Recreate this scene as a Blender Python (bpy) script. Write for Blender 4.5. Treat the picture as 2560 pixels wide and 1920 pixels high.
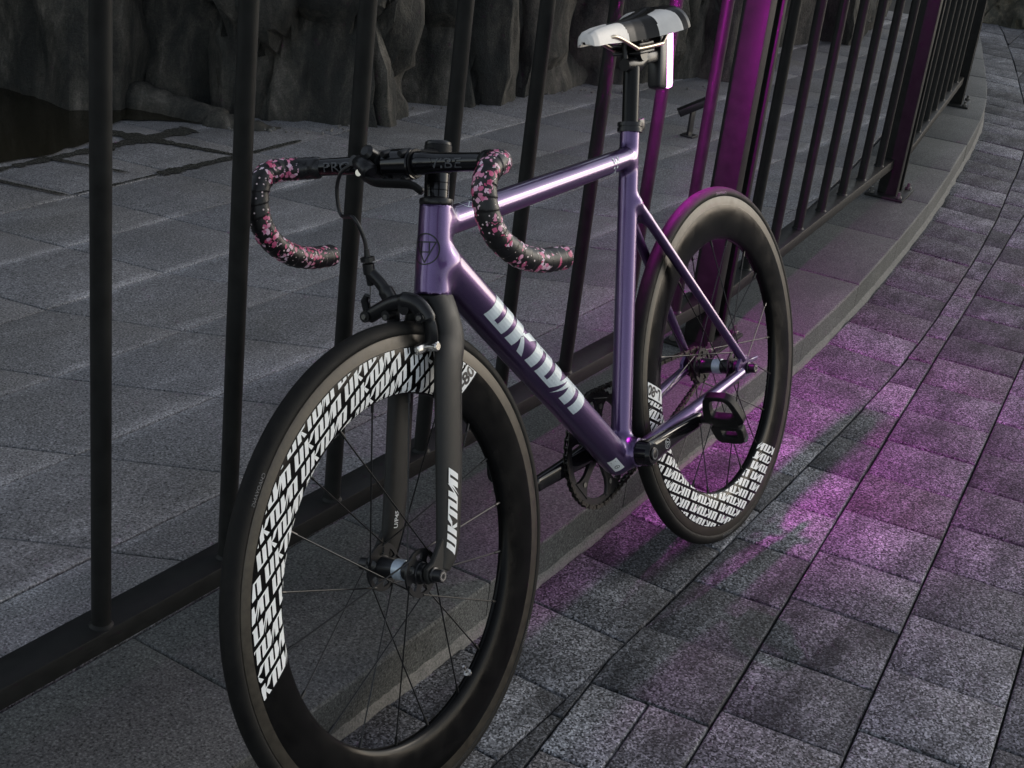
import bpy, bmesh, math, random
import numpy as np
from mathutils import Vector, Matrix, noise as mnoise

random.seed(7)
for o in list(bpy.data.objects):
    bpy.data.objects.remove(o, do_unlink=True)
scene = bpy.context.scene
COL = scene.collection

# ------------------------------------------------------------------ camera
camd = bpy.data.cameras.new("camera"); cam = bpy.data.objects.new("camera", camd); COL.objects.link(cam)
camd.sensor_width = 36.0; camd.lens = 51.13; camd.clip_start = 0.05; camd.clip_end = 500
CM = ((-0.544759, -0.288059, 0.787566), (0.830664, -0.314199, 0.459649), (0.115046, 0.9046, 0.410442))
CLOC = Vector((2.38114, 0.85636, 1.37383))
cam.matrix_world = Matrix.Translation(CLOC) @ Matrix(CM).to_4x4()
scene.camera = cam
scene.render.resolution_x = 1024; scene.render.resolution_y = 768

# ------------------------------------------------------------------ light
SUN_AZ = math.radians(149)      # direction towards the low sun, measured from +X
SUN_EL = math.radians(20)
world = bpy.data.worlds.new("World"); scene.world = world; world.use_nodes = True
wn = world.node_tree.nodes; wl = world.node_tree.links
sky = wn.new("ShaderNodeTexSky"); sky.sky_type = 'NISHITA'; sky.sun_disc = False
sky.sun_elevation = SUN_EL; sky.sun_rotation = math.radians(90) - SUN_AZ
sky.air_density = 1.0; sky.dust_density = 1.0; sky.ozone_density = 1.0
bgn = wn["Background"]; bgn.inputs[1].default_value = 0.12
hsv = wn.new("ShaderNodeHueSaturation"); hsv.inputs["Saturation"].default_value = 0.45      # dusk sky desaturated, standing in for a neutral white balance
wl.new(sky.outputs[0], hsv.inputs["Color"]); wl.new(hsv.outputs[0], bgn.inputs[0])
sund = bpy.data.lights.new("sun", 'SUN'); sun = bpy.data.objects.new("sun", sund); COL.objects.link(sun)
sund.energy = 0.21; sund.angle = math.radians(13); sund.color = (1.0, 0.88, 0.74)
sdir = Vector((math.cos(SUN_AZ) * math.cos(SUN_EL), math.sin(SUN_AZ) * math.cos(SUN_EL), math.sin(SUN_EL)))
sun.rotation_euler = sdir.to_track_quat('Z', 'Y').to_euler(); sun.location = (0, 0, 6)
vs = scene.view_settings
vs.view_transform = 'Standard'; vs.look = 'None'; vs.exposure = 0.72; vs.gamma = 1.0; vs.use_curve_mapping = False

# ------------------------------------------------------------------ helpers
def obj(name, vf, mat, parent=None, smooth=True, angle=35, label=None, kind=None, category=None, group=None):
    V, F = vf
    me = bpy.data.meshes.new(name)
    me.from_pydata([tuple(map(float, v)) for v in V], [], [tuple(map(int, f)) for f in F])
    me.update()
    if smooth:
        me.shade_smooth()
        me.set_sharp_from_angle(angle=math.radians(angle))
    me.materials.append(mat)
    o = bpy.data.objects.new(name, me); COL.objects.link(o)
    if parent: o.parent = parent
    for k, v in (("label", label), ("kind", kind), ("category", category), ("group", group)):
        if v: o[k] = v
    return o

def empty(name, loc=(0, 0, 0), parent=None, label=None, category=None, rot=None):
    o = bpy.data.objects.new(name, None); COL.objects.link(o); o.location = loc
    o.empty_display_size = 0.05
    if parent: o.parent = parent
    if rot: o.rotation_euler = rot
    if label: o["label"] = label
    if category: o["category"] = category
    return o

def join(*vfs):
    V = []; F = []
    for v, f in vfs:
        b = len(V); V += [tuple(x) for x in v]; F += [tuple(i + b for i in q) for q in f]
    return V, F

def move(vf, d):
    return [(v[0] + d[0], v[1] + d[1], v[2] + d[2]) for v in vf[0]], vf[1]

def xform(vf, M):
    return [tuple(M @ Vector(v)) for v in vf[0]], vf[1]

def box(x0, x1, y0, y1, z0, z1, b=0.0):
    """box with chamfered edges (b)"""
    if b <= 0:
        V = [(x, y, z) for x in (x0, x1) for y in (y0, y1) for z in (z0, z1)]
        F = [(0, 1, 3, 2), (4, 6, 7, 5), (0, 4, 5, 1), (2, 3, 7, 6), (0, 2, 6, 4), (1, 5, 7, 3)]
        return V, F
    bm = bmesh.new(); bmesh.ops.create_cube(bm, size=1)
    for v in bm.verts:
        v.co = ((x0 + x1) / 2 + v.co.x * (x1 - x0), (y0 + y1) / 2 + v.co.y * (y1 - y0), (z0 + z1) / 2 + v.co.z * (z1 - z0))
    bmesh.ops.bevel(bm, geom=list(bm.edges), offset=b, segments=2, profile=0.5, affect='EDGES')
    return from_bm(bm)

def from_bm(bm):
    bm.verts.ensure_lookup_table(); bm.verts.index_update()
    V = [tuple(v.co) for v in bm.verts]; F = [tuple(v.index for v in f.verts) for f in bm.faces]
    bm.free(); return V, F

def frames(P):
    P = [Vector(q) for q in P]; n = len(P); T = []
    for i in range(n):
        a = P[max(0, i - 1)]; b = P[min(n - 1, i + 1)]; T.append((b - a).normalized())
    up = Vector((0, 1, 0))
    if abs(T[0].dot(up)) > 0.95: up = Vector((0, 0, 1))
    N = [(up - T[0] * up.dot(T[0])).normalized()]
    for i in range(1, n):
        v = N[-1] - T[i] * N[-1].dot(T[i]); N.append(v.normalized())
    return P, T, N, [T[i].cross(N[i]) for i in range(n)]

def tube(path, rad, n=16, caps=True, rfun=None):
    """rad: scalar, list of scalars, or list of (along first normal (y side), along binormal)"""
    P, T, N, B = frames(path); V = []; F = []; m = len(P)
    if not isinstance(rad, (list, tuple)): rad = [rad] * m
    s = 0.0
    for i in range(m):
        if i: s += (P[i] - P[i - 1]).length
        r = rad[i]; ra, rb = (r if isinstance(r, (list, tuple)) else (r, r))
        for k in range(n):
            a = 2 * math.pi * k / n; q = 1.0 if rfun is None else rfun(s, a)
            V.append(tuple(P[i] + N[i] * (math.cos(a) * ra * q) + B[i] * (math.sin(a) * rb * q)))
    for i in range(m - 1):
        for k in range(n):
            a = i * n + k; b = i * n + (k + 1) % n
            F.append((a, b, b + n, a + n))
    if caps:
        F.append(tuple(range(n - 1, -1, -1))); F.append(tuple((m - 1) * n + k for k in range(n)))
    return V, F

def spline(pts, k=8):
    """Catmull-Rom through points"""
    P = [Vector(q) for q in pts]; out = []
    for i in range(len(P) - 1):
        p0 = P[i - 1] if i > 0 else P[i] * 2 - P[i + 1]; p1, p2 = P[i], P[i + 1]
        p3 = P[i + 2] if i + 2 < len(P) else P[i + 1] * 2 - P[i]
        for j in range(k):
            t = j / k
            out.append(0.5 * ((2 * p1) + (p2 - p0) * t + (2 * p0 - 5 * p1 + 4 * p2 - p3) * t * t + (3 * p1 - p0 - 3 * p2 + p3) * t ** 3))
    out.append(P[-1]); return out

def lathe(prof, n=48, closed=False):
    """profile of (r, y) turned about the y axis"""
    V = []; F = []; m = len(prof)
    for k in range(n):
        a = 2 * math.pi * k / n; c, s = math.cos(a), math.sin(a)
        for r, y in prof: V.append((r * c, y, r * s))
    for k in range(n):
        k2 = (k + 1) % n
        for i in range(m if closed else m - 1):
            j = (i + 1) % m
            F.append((k * m + i, k2 * m + i, k2 * m + j, k * m + j))
    if not closed:
        F.append(tuple(k * m for k in range(n))[::-1] if prof[0][0] > 1e-6 else ())
        F.append(tuple(k * m + m - 1 for k in range(n)) if prof[-1][0] > 1e-6 else ())
        F = [f for f in F if len(f)]
    return V, F

def prism(poly, y0, y1, b=0.0):
    """2D outline (x,z) extruded along y, top/bottom edges chamfered by b"""
    n = len(poly); V = []; F = []
    def ring(y, ins):
        if ins == 0: return [(p[0], y, p[1]) for p in poly]
        out = []
        ar = sum(poly[i][0] * poly[(i + 1) % n][1] - poly[(i + 1) % n][0] * poly[i][1] for i in range(n))
        sg = 1 if ar > 0 else -1
        for i in range(n):
            p = Vector(poly[i]); a = (p - Vector(poly[i - 1])).normalized(); c = (Vector(poly[(i + 1) % n]) - p).normalized()
            n1 = Vector((-a.y, a.x)) * sg; n2 = Vector((-c.y, c.x)) * sg; m = (n1 + n2)
            m = m / max(0.3, m.length_squared / 2) if m.length > 1e-6 else n1
            q = p + m * ins; out.append((q.x, y, q.y))
        return out
    rings = [ring(y0, b), ring(y0 + b, 0), ring(y1 - b, 0), ring(y1, b)] if b > 0 else [ring(y0, 0), ring(y1, 0)]
    for r in rings: V += r
    for k in range(len(rings) - 1):
        for i in range(n):
            j = (i + 1) % n; F.append((k * n + i, k * n + j, (k + 1) * n + j, (k + 1) * n + i))
    F.append(tuple(range(n))); F.append(tuple((len(rings) - 1) * n + i for i in range(n))[::-1])
    bm = bmesh.new(); vs_ = [bm.verts.new(v) for v in V]
    for f in F: bm.faces.new([vs_[i] for i in f])
    bmesh.ops.recalc_face_normals(bm, faces=bm.faces)
    return from_bm(bm)

def clip(poly, nx, ny, d):
    """keep nx*x+ny*y >= d"""
    out = []; n = len(poly)
    for i in range(n):
        a = poly[i]; b = poly[(i + 1) % n]; da = nx * a[0] + ny * a[1] - d; db = nx * b[0] + ny * b[1] - d
        if da >= 0: out.append(a)
        if (da >= 0) != (db >= 0):
            t = da / (da - db); out.append((a[0] + (b[0] - a[0]) * t, a[1] + (b[1] - a[1]) * t))
    return out

def area(poly):
    return 0.5 * sum(poly[i][0] * poly[(i + 1) % len(poly)][1] - poly[(i + 1) % len(poly)][0] * poly[i][1] for i in range(len(poly)))

def inset(poly, d, cross=1.0):
    """inset of a convex ccw polygon"""
    P = list(poly)
    for i in range(len(poly)):
        a = poly[i]; b = poly[(i + 1) % len(poly)]
        ex, ey = b[0] - a[0], b[1] - a[1]; L = math.hypot(ex, ey)
        if L < 1e-5: continue
        nx, ny = -ey / L, ex / L
        P = clip(P, nx, ny, nx * a[0] + ny * a[1] + d * (cross if abs(nx) > 0.7 else 1.0))
        if len(P) < 3: return []
    return P

def slab(poly, z0, z1, gap, bev, tilt=(0, 0), cross=1.0):
    """stone of convex ccw outline: chamfered upper edge, slight tilt"""
    o = inset(poly, gap, cross)
    if len(o) < 3 or area(o) < 6e-4: return None
    cl = []
    for q in o:
        if not cl or math.hypot(q[0] - cl[-1][0], q[1] - cl[-1][1]) > 0.004: cl.append(q)
    if math.hypot(cl[0][0] - cl[-1][0], cl[0][1] - cl[-1][1]) < 0.004: cl.pop()
    o = cl
    if len(o) < 3: return None
    cx = sum(q[0] for q in o) / len(o); cy = sum(q[1] for q in o) / len(o)
    def zt(q): return tilt[0] * (q[0] - cx) + tilt[1] * (q[1] - cy)
    def shr(q, d):
        L = math.hypot(q[0] - cx, q[1] - cy); k = max(0.1, 1 - d * 1.35 / max(L, 1e-4)); return (cx + (q[0] - cx) * k, cy + (q[1] - cy) * k)
    n = len(o)
    V = [(q[0] - cx, q[1] - cy, z0) for q in o] + [(q[0] - cx, q[1] - cy, z1 - bev + zt(q)) for q in o]
    I1 = [shr(q, bev * 0.45) for q in o]; I2 = [shr(q, bev * 1.3) for q in o]
    V += [(q[0] - cx, q[1] - cy, z1 - bev * 0.3 + zt(q)) for q in I1] + [(q[0] - cx, q[1] - cy, z1 + zt(q)) for q in I2]
    F = []
    for k in range(3):
        for i in range(n):
            j = (i + 1) % n; F.append((k * n + i, k * n + j, (k + 1) * n + j, (k + 1) * n + i))
    F.append(tuple(3 * n + i for i in range(n)))
    return (cx, cy), (V, F)

# ------------------------------------------------------------------ materials
class NT:
    def __init__(s, name):
        s.m = bpy.data.materials.new(name); s.m.use_nodes = True
        s.n = s.m.node_tree.nodes; s.l = s.m.node_tree.links; s.b = s.n["Principled BSDF"]
        s.tc = None
    def coord(s, which="Object"):
        if s.tc is None: s.tc = s.n.new("ShaderNodeTexCoord")
        return s.tc.outputs[which]
    def mapping(s, vec, scale=(1, 1, 1), rot=(0, 0, 0), loc=None):
        m = s.n.new("ShaderNodeMapping"); s.l.new(vec, m.inputs[0])
        m.inputs["Scale"].default_value = scale; m.inputs["Rotation"].default_value = rot
        if loc is not None: s.set(m.inputs["Location"], loc)
        return m.outputs[0]
    def noise(s, vec, scale, detail=3, rough=0.5, dist=0.0, out="Fac"):
        m = s.n.new("ShaderNodeTexNoise"); s.l.new(vec, m.inputs["Vector"])
        m.inputs["Scale"].default_value = scale; m.inputs["Detail"].default_value = detail
        m.inputs["Roughness"].default_value = rough; m.inputs["Distortion"].default_value = dist
        return m.outputs[out]
    def voro(s, vec, scale, feature='F1', out="Distance", rnd=1.0):
        m = s.n.new("ShaderNodeTexVoronoi"); m.feature = feature; s.l.new(vec, m.inputs["Vector"])
        m.inputs["Scale"].default_value = scale; m.inputs["Randomness"].default_value = rnd
        return m.outputs[out]
    def set(s, inp, v):
        if hasattr(v, "is_linked") or hasattr(v, "links"): s.l.new(v, inp)
        else: inp.default_value = v
    def math(s, op, a, b=0.0, c=0.0, clamp=False):
        m = s.n.new("ShaderNodeMath"); m.operation = op; m.use_clamp = clamp
        s.set(m.inputs[0], a); s.set(m.inputs[1], b); s.set(m.inputs[2], c); return m.outputs[0]
    def ramp(s, fac, stops, interp='LINEAR'):
        m = s.n.new("ShaderNodeValToRGB"); s.set(m.inputs[0], fac); e = m.color_ramp.elements
        m.color_ramp.interpolation = interp
        while len(e) < len(stops): e.new(0.5)
        for i, (p, c) in enumerate(stops):
            e[i].position = p; e[i].color = (c if len(c) == 4 else (*c, 1)) if isinstance(c, tuple) else (c, c, c, 1)
        return m.outputs[0]
    def mix(s, fac, a, b, mode='MIX'):
        m = s.n.new("ShaderNodeMix"); m.data_type = 'RGBA'; m.blend_type = mode
        s.set(m.inputs[0], fac); s.set(m.inputs[6], a if not isinstance(a, tuple) else (*a[:3], 1)); s.set(m.inputs[7], b if not isinstance(b, tuple) else (*b[:3], 1))
        return m.outputs[2]
    def bump(s, h, strength=0.4, dist=0.002):
        m = s.n.new("ShaderNodeBump"); m.inputs["Strength"].default_value = strength; m.inputs["Distance"].default_value = dist
        s.l.new(h, m.inputs["Height"]); s.l.new(m.outputs[0], s.b.inputs["Normal"])
    def p(s, **k):
        for a, v in k.items():
            inp = s.b.inputs[{"color": "Base Color", "rough": "Roughness", "metal": "Metallic", "coat": "Coat Weight",
                              "coatr": "Coat Roughness", "spec": "Specular IOR Level", "em": "Emission Color", "ems": "Emission Strength",
                              "trans": "Transmission Weight", "ior": "IOR"}[a]]
            s.set(inp, (*v, 1) if isinstance(v, tuple) and len(v) == 3 else v)
        return s.m
    def rnd(s):
        return s.n.new("ShaderNodeObjectInfo").outputs["Random"]

def plain(name, color, rough=0.5, metal=0.0, coat=0.0, coatr=0.1, spec=0.5, nscale=0, namp=0.25, bump=0):
    t = NT(name); c = color
    if nscale:
        f = t.noise(t.coord(), nscale, 5, 0.6)
        lo = tuple(x * (1 - namp) for x in color); hi = tuple(min(1, x * (1 + namp)) for x in color)
        c = t.ramp(f, [(0.3, lo), (0.7, hi)])
        r2 = t.ramp(f, [(0.3, max(0.0, rough - 0.07)), (0.7, min(1, rough + 0.07))])
        t.p(rough=r2)
        if bump: t.bump(t.noise(t.coord(), nscale * 6, 3), bump, 0.001)
    else: t.p(rough=rough)
    t.p(color=c, metal=metal, coat=coat, coatr=coatr, spec=spec)
    return t.m

def world_pos(t):
    return t.n.new("ShaderNodeNewGeometry").outputs["Position"]

def stone_paver():
    t = NT("paver_concrete"); P = world_pos(t); r = t.rnd()
    off = t.n.new("ShaderNodeCombineXYZ"); t.set(off.inputs[0], t.math('MULTIPLY', r, 37.0)); t.set(off.inputs[1], t.math('MULTIPLY', r, 91.0))
    Q = t.mapping(P, loc=off.outputs[0])
    gr = t.noise(P, 260, 4, 0.7)                       # exposed grit
    gr2 = t.voro(P, 330, out="Color")
    sep = t.n.new("ShaderNodeSeparateColor"); t.l.new(gr2, sep.inputs[0])
    streak = t.noise(t.mapping(Q, (5, 14, 1), (0, 0, 0.13)), 1.0, 4, 0.6)
    cloud = t.noise(Q, 9, 4, 0.6)
    base = t.mix(t.ramp(r, [(0.0, 0.0), (1.0, 1.0)]), (0.026, 0.027, 0.030), (0.145, 0.146, 0.156))
    base = t.mix(t.ramp(t.math('FRACT', t.math('MULTIPLY', r, 7.3)), [(0.82, 0.0), (0.95, 0.4)]), base, (0.105, 0.082, 0.08))
    base = t.mix(t.ramp(streak, [(0.36, 0.0), (0.7, 0.75)]), base, (0.24, 0.243, 0.256))
    base = t.mix(t.ramp(cloud, [(0.4, 0.0), (0.75, 0.6)]), base, (0.036, 0.037, 0.039))
    base = t.mix(1.0, base, t.ramp(t.math('FRACT', t.math('MULTIPLY', r, 13.7)), [(0.0, 0.62), (0.5, 0.95), (1.0, 1.5)]), 'MULTIPLY')
    g = t.math('ADD', t.math('MULTIPLY', gr, 0.55), t.math('MULTIPLY', sep.outputs[0], 0.45))
    gc = t.ramp(g, [(0.27, 0.06), (0.47, 0.72), (0.6, 1.25), (0.78, 3.0)])
    base = t.mix(1.0, base, gc, 'MULTIPLY')
    t.p(color=base, rough=0.82, spec=0.35)
    t.bump(g, 0.55, 0.004)
    return t.m

def granite(name, c0, c1, dark, speck=320, stain=None, pale=0.3, edge=False):
    t = NT(name); P = world_pos(t); r = t.rnd()
    n1 = t.noise(P, speck, 3, 0.65); n2 = t.noise(P, 7, 5, 0.62); n3 = t.noise(P, 1.7, 4, 0.6)
    base = t.mix(t.ramp(n2, [(0.3, 0.0), (0.7, 1.0)]), c0, c1)
    base = t.mix(t.math('MULTIPLY', r, 0.5), base, dark)
    if stain: base = t.mix(t.ramp(n3, [(0.45, 0.0), (0.7, 0.55)]), base, stain)
    sw = t.noise(t.mapping(P, (0.7, 2.6, 1), (0, 0, 0.45)), 2.6, 5, 0.62, 0.8)
    base = t.mix(t.ramp(sw, [(0.55, 0.0), (0.8, pale)]), base, tuple(min(1, x * 1.9) for x in c1))
    if edge:       # lime bloom and dirt gathered along the long joints
        sx = t.n.new("ShaderNodeSeparateXYZ"); t.l.new(t.coord("Generated"), sx.inputs[0])
        e = t.math('ABSOLUTE', t.math('SUBTRACT', sx.outputs[1], 0.5))
        en = t.math('ADD', e, t.math('MULTIPLY', t.math('SUBTRACT', t.noise(P, 6, 4, 0.6), 0.5), 0.35))
        base = t.mix(t.math('MULTIPLY', t.ramp(en, [(0.40, 0.0), (0.56, 0.8)]), t.ramp(t.noise(P, 2.3, 2), [(0.42, 0.0), (0.6, 1.0)])), base, tuple(min(1, x * 1.75) for x in c1))
        base = t.mix(t.ramp(t.noise(P, 3.1, 5, 0.65), [(0.52, 0.0), (0.72, 0.6)]), base, dark)
    gc = t.ramp(n1, [(0.32, 0.05), (0.43, 0.72), (0.56, 1.12), (0.70, 2.3)])
    base = t.mix(1.0, base, gc, 'MULTIPLY')
    t.p(color=base, rough=0.74, spec=0.4); t.bump(n1, 0.35, 0.0025)
    return t.m

def rock_mat(name="rock", k=1.0, tint=(1, 1, 1)):
    t = NT(name); P = world_pos(t)
    v = t.noise(t.mapping(P, (3.5, 3.5, 0.9), (0.2, 0.1, 0)), 2.2, 9, 0.68, 0.7)
    b = t.noise(P, 26, 7, 0.7); f = t.noise(P, 190, 4, 0.7)
    c = t.ramp(v, [(0.28, (0.010, 0.011, 0.011)), (0.45, (0.030, 0.029, 0.026)), (0.57, (0.080, 0.073, 0.061)), (0.72, (0.19, 0.172, 0.148))])
    c = t.mix(t.ramp(b, [(0.35, 0.0), (0.7, 0.6)]), c, (0.022, 0.027, 0.024))
    c = t.mix(1.0, c, t.ramp(f, [(0.3, 0.6), (0.7, 1.4)]), 'MULTIPLY')
    if k != 1.0: c = t.mix(1.0, c, tuple(k * x for x in tint), 'MULTIPLY')
    t.p(color=c, rough=0.8, spec=0.35)
    h = t.math('ADD', t.math('MULTIPLY', b, 0.7), t.math('MULTIPLY', f, 0.18)); t.bump(h, 0.9, 0.02)
    return t.m

def tape_mat():
    t = NT("floral_tape"); P = t.coord("Object")
    wob = t.n.new("ShaderNodeVectorMath"); wob.operation = 'MULTIPLY_ADD'
    nv = t.noise(P, 300, 2, 0.5, out="Color"); t.l.new(nv, wob.inputs[0]); wob.inputs[1].default_value = (0.004, 0.004, 0.004); t.l.new(P, wob.inputs[2])
    Q = wob.outputs[0]
    cl = t.noise(P, 36, 2, 0.5)
    d1 = t.voro(Q, 142); col = t.voro(Q, 142, out="Color")
    s = t.n.new("ShaderNodeSeparateColor"); t.l.new(col, s.inputs[0])
    petal = t.math('MULTIPLY', t.math('LESS_THAN', d1, 0.50), t.math('GREATER_THAN', cl, 0.49))
    pc = t.ramp(s.outputs[0], [(0.0, (0.50, 0.05, 0.14)), (0.35, (0.62, 0.13, 0.26)), (0.65, (0.72, 0.36, 0.50)), (1.0, (0.80, 0.66, 0.76))])
    d2 = t.voro(P, 210); c2 = t.voro(P, 210, out="Color"); s2 = t.n.new("ShaderNodeSeparateColor"); t.l.new(c2, s2.inputs[0])
    dot = t.math('MULTIPLY', t.math('LESS_THAN', d2, 0.27), t.math('GREATER_THAN', s2.outputs[1], 0.74))
    c = t.mix(petal, (0.008, 0.007, 0.008), pc)
    c = t.mix(dot, c, (0.74, 0.60, 0.60))
    t.p(color=c, rough=0.42, spec=0.45); t.bump(t.noise(P, 900, 2), 0.15, 0.001)
    return t.m

def paint_mat():
    t = NT("purple_paint"); P = t.coord("Object")
    fl = t.noise(P, 2500, 1, 0.5)
    c = t.mix(t.ramp(fl, [(0.35, 0.0), (0.7, 1.0)]), (0.082, 0.046, 0.135), (0.150, 0.088, 0.225))
    t.p(color=c, rough=0.32, metal=0.85, coat=1.0, coatr=0.09); return t.m

def tyre_mat():
    t = NT("tyre_rubber"); P = t.coord("Object"); n = t.noise(P, 60, 6, 0.65)
    t.p(color=t.ramp(n, [(0.3, (0.006, 0.006, 0.006)), (0.7, (0.014, 0.0135, 0.012))]), rough=t.ramp(n, [(0.3, 0.55), (0.7, 0.72)]), spec=0.14)
    t.bump(t.noise(P, 800, 2), 0.1, 0.001); return t.m

M = {}
M['paver'] = stone_paver()
M['kerb'] = granite("kerb_granite", (0.074, 0.078, 0.077), (0.118, 0.120, 0.115), (0.045, 0.048, 0.047), 260, (0.045, 0.048, 0.044), 0.30)
M['slab'] = granite("plaza_granite", (0.165, 0.166, 0.174), (0.240, 0.240, 0.250), (0.100, 0.101, 0.105), 250, (0.118, 0.113, 0.098), 0.30, True)
M['sand'] = plain("joint_sand", (0.018, 0.018, 0.0175), 0.95, nscale=300, namp=0.5)
M['grout'] = plain("slab_bed", (0.016, 0.0155, 0.014), 0.95, nscale=200, namp=0.5)
M['soil'] = plain("soil", (0.075, 0.066, 0.055), 0.95, nscale=12, namp=0.5)
M['mortar'] = plain("mortar", (0.165, 0.16, 0.148), 0.95, nscale=300, namp=0.5, bump=0.5)
M['rock'] = rock_mat(); M['sandstone'] = rock_mat("sandy_rock", 2.6, (1.0, 0.93, 0.78))
M['steel'] = plain("powder_coated_steel", (0.0130, 0.0134, 0.0126), 0.52, 0.0, spec=0.16, nscale=40, namp=0.25)
M['zinc'] = plain("zinc_bolt", (0.14, 0.135, 0.125), 0.5, 0.7, nscale=300)
tw = NT("pool_water"); tw.p(color=(0.018, 0.016, 0.010), rough=0.04, spec=0.5, ior=1.33)
tw.bump(tw.noise(tw.coord(), 9, 3, 0.5), 0.03, 0.01); M['water'] = tw.m
M['wet'] = plain("wet_stone", (0.045, 0.045, 0.04), 0.25, nscale=120, namp=0.4, spec=0.5)
M['paint'] = paint_mat()
M['tyre'] = tyre_mat()
M['rim'] = plain("carbon_rim", (0.004, 0.004, 0.004), 0.19, spec=0.10, nscale=30, namp=0.3)
M['track'] = plain("brake_track", (0.042, 0.036, 0.027), 0.40, 0.40, nscale=80, namp=0.35)
M['black'] = plain("black_anodised", (0.010, 0.010, 0.011), 0.32, 0.1, spec=0.45)
M['matte'] = plain("matte_black", (0.008, 0.008, 0.008), 0.5, spec=0.22, nscale=200, namp=0.2)
M['fork'] = plain("fork_carbon", (0.016, 0.0158, 0.0145), 0.50, spec=0.32, nscale=60, namp=0.25)
M['gloss'] = plain("gloss_black", (0.004, 0.004, 0.005), 0.16, coat=0.25, coatr=0.06, spec=0.3)
M['post'] = plain("satin_black_post", (0.006, 0.006, 0.006), 0.30, spec=0.2)
M['slot'] = plain("dark_slot", (0.002, 0.002, 0.002), 0.8)
M['white'] = plain("white_decal", (0.76, 0.78, 0.77), 0.45, nscale=60, namp=0.05)
M['silverdecal'] = plain("reflective_decal", (0.62, 0.70, 0.74), 0.32, 0.15, nscale=50, namp=0.08)
M['ink'] = plain("black_ink", (0.006, 0.006, 0.008), 0.4)
M['grey'] = plain("grey_ink", (0.075, 0.078, 0.085), 0.5)
M['silver'] = plain("polished_alloy", (0.62, 0.60, 0.57), 0.22, 1.0)
M['hubband'] = plain("hub_band", (0.46, 0.53, 0.60), 0.35, 0.4, nscale=200, namp=0.1)
M['spoke'] = plain("spoke_steel", (0.02, 0.02, 0.02), 0.3, 0.6)
M['chain'] = plain("chain_steel", (0.05, 0.047, 0.042), 0.38, 0.8, nscale=300, namp=0.4)
M['saddle'] = plain("saddle_black", (0.005, 0.005, 0.005), 0.34, spec=0.22, nscale=90, namp=0.2)
M['saddlewhite'] = plain("saddle_white", (0.74, 0.71, 0.66), 0.42, nscale=40, namp=0.08)
M['titan'] = plain("rail_metal", (0.55, 0.48, 0.38), 0.28, 1.0)
M['tape'] = tape_mat()
M['finish'] = plain("finishing_tape", (0.012, 0.012, 0.013), 0.3, nscale=200)
tl = NT("led_light"); tl.p(color=(0.8, 0.3, 0.7), em=(1.0, 0.045, 0.88), ems=3700.0, rough=0.4); M['led'] = tl.m
tl2 = NT("led_lens"); tl2.p(color=(0.8, 0.3, 0.7), em=(1.0, 0.30, 0.90), ems=2.2, rough=0.3); M['lens'] = tl2.m
M['lamp'] = plain("lamp_housing", (0.012, 0.012, 0.013), 0.35)

# ------------------------------------------------------------------ the ground lines
KX = [-60, -12, -9, -7.5, -7, -5.95, -5, -4.6, -4.3, -4.05, -3.58, -3.05, -2.75, -2.24, -1.69, -1.475, -1.10, -.83, .03, .4, .73, 1.2, 60]
KY = [-30, -3.9, -2.5, -1.85, -1.65, -1.29, -.985, -.86, -.775, -.712, -.616, -.522, -.467, -.388, -.315, -.288, -.250, -.230, -.192, -.18, -.173, -.172, -.172]
def yk(x): return float(np.interp(x, KX, KY))
def kslope(x): return (yk(x + 0.15) - yk(x - 0.15)) / 0.3
ZK = 0.086
COURSE = 0.207
KW = 0.312
def knorm(x):
    s = kslope(x); L = math.hypot(1, s); return (-s / L, 1 / L)

# ground sheet out to the horizon
obj("ground", ([(-300, -300, -0.11), (300, -300, -0.11), (300, 300, -0.11), (-300, 300, -0.11)], [(0, 1, 2, 3)]), M['soil'], kind="structure")

# pavement bed + pavers
XE = -7.42
pave = obj("pavement", ([(XE, -4, -0.014), (6, -4, -0.014), (6, 7, -0.014), (XE, 7, -0.014)], [(0, 1, 2, 3)]), M['sand'], kind="structure")
TH = math.atan(0.1278); UX, UY = math.cos(TH), math.sin(TH)
def uv2xy(u, v): return (u * UX - v * UY, 0.1655 + u * UY + v * UX)
polys = []
xj = [0.478 + 0.1985 * k for k in range(28, -46, -1)]
for a, b in zip(xj[1:], xj[:-1]):                       # course along the kerb
    if b < XE: break
    polys.append([(a, yk(a) + 0.004), (b, yk(b) + 0.004), (b, yk(b) + COURSE), (a, yk(a) + COURSE)])
def seg_clip(poly):
    cx = sum(q[0] for q in poly) / len(poly)
    # kerb course boundary, as the two local chords
    k = int(math.floor((0.478 - cx) / 0.1985)); out = poly
    for kk in (k, ):
        b = 0.478 - 0.1985 * kk; a = b - 0.1985
        ya, yb = yk(a) + COURSE, yk(b) + COURSE; nx, ny = -(yb - ya), (b - a); L = math.hypot(nx, ny); nx /= L; ny /= L
        out = clip(out, nx, ny, nx * a + ny * ya)
    return clip(out, 1, 0, XE)
OFF = {0: 0.1375, 1: 0.057, -1: 0.1925}
for c in range(-7, 26):
    o = OFF.get(c, (0.1375 - 0.083 * c) % 0.2)
    for k in range(-42, 24):
        u0 = o + 0.2 * k; u1 = u0 + 0.2
        v0, v1 = 0.2025 * c, 0.2025 * (c + 1)
        parts = [(v0, v1)]
        if c == -1 and u0 > 0.55: parts = [(v0, v0 + 0.1), (v0 + 0.1, v1)]
        for a, b in parts:
            q = [uv2xy(u0, a), uv2xy(u1, a), uv2xy(u1, b), uv2xy(u0, b)]
            q = seg_clip(q)
            if len(q) >= 3 and area(q) > 9e-4: polys.append(q)
CMi = Matrix(CM).transposed()
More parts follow.
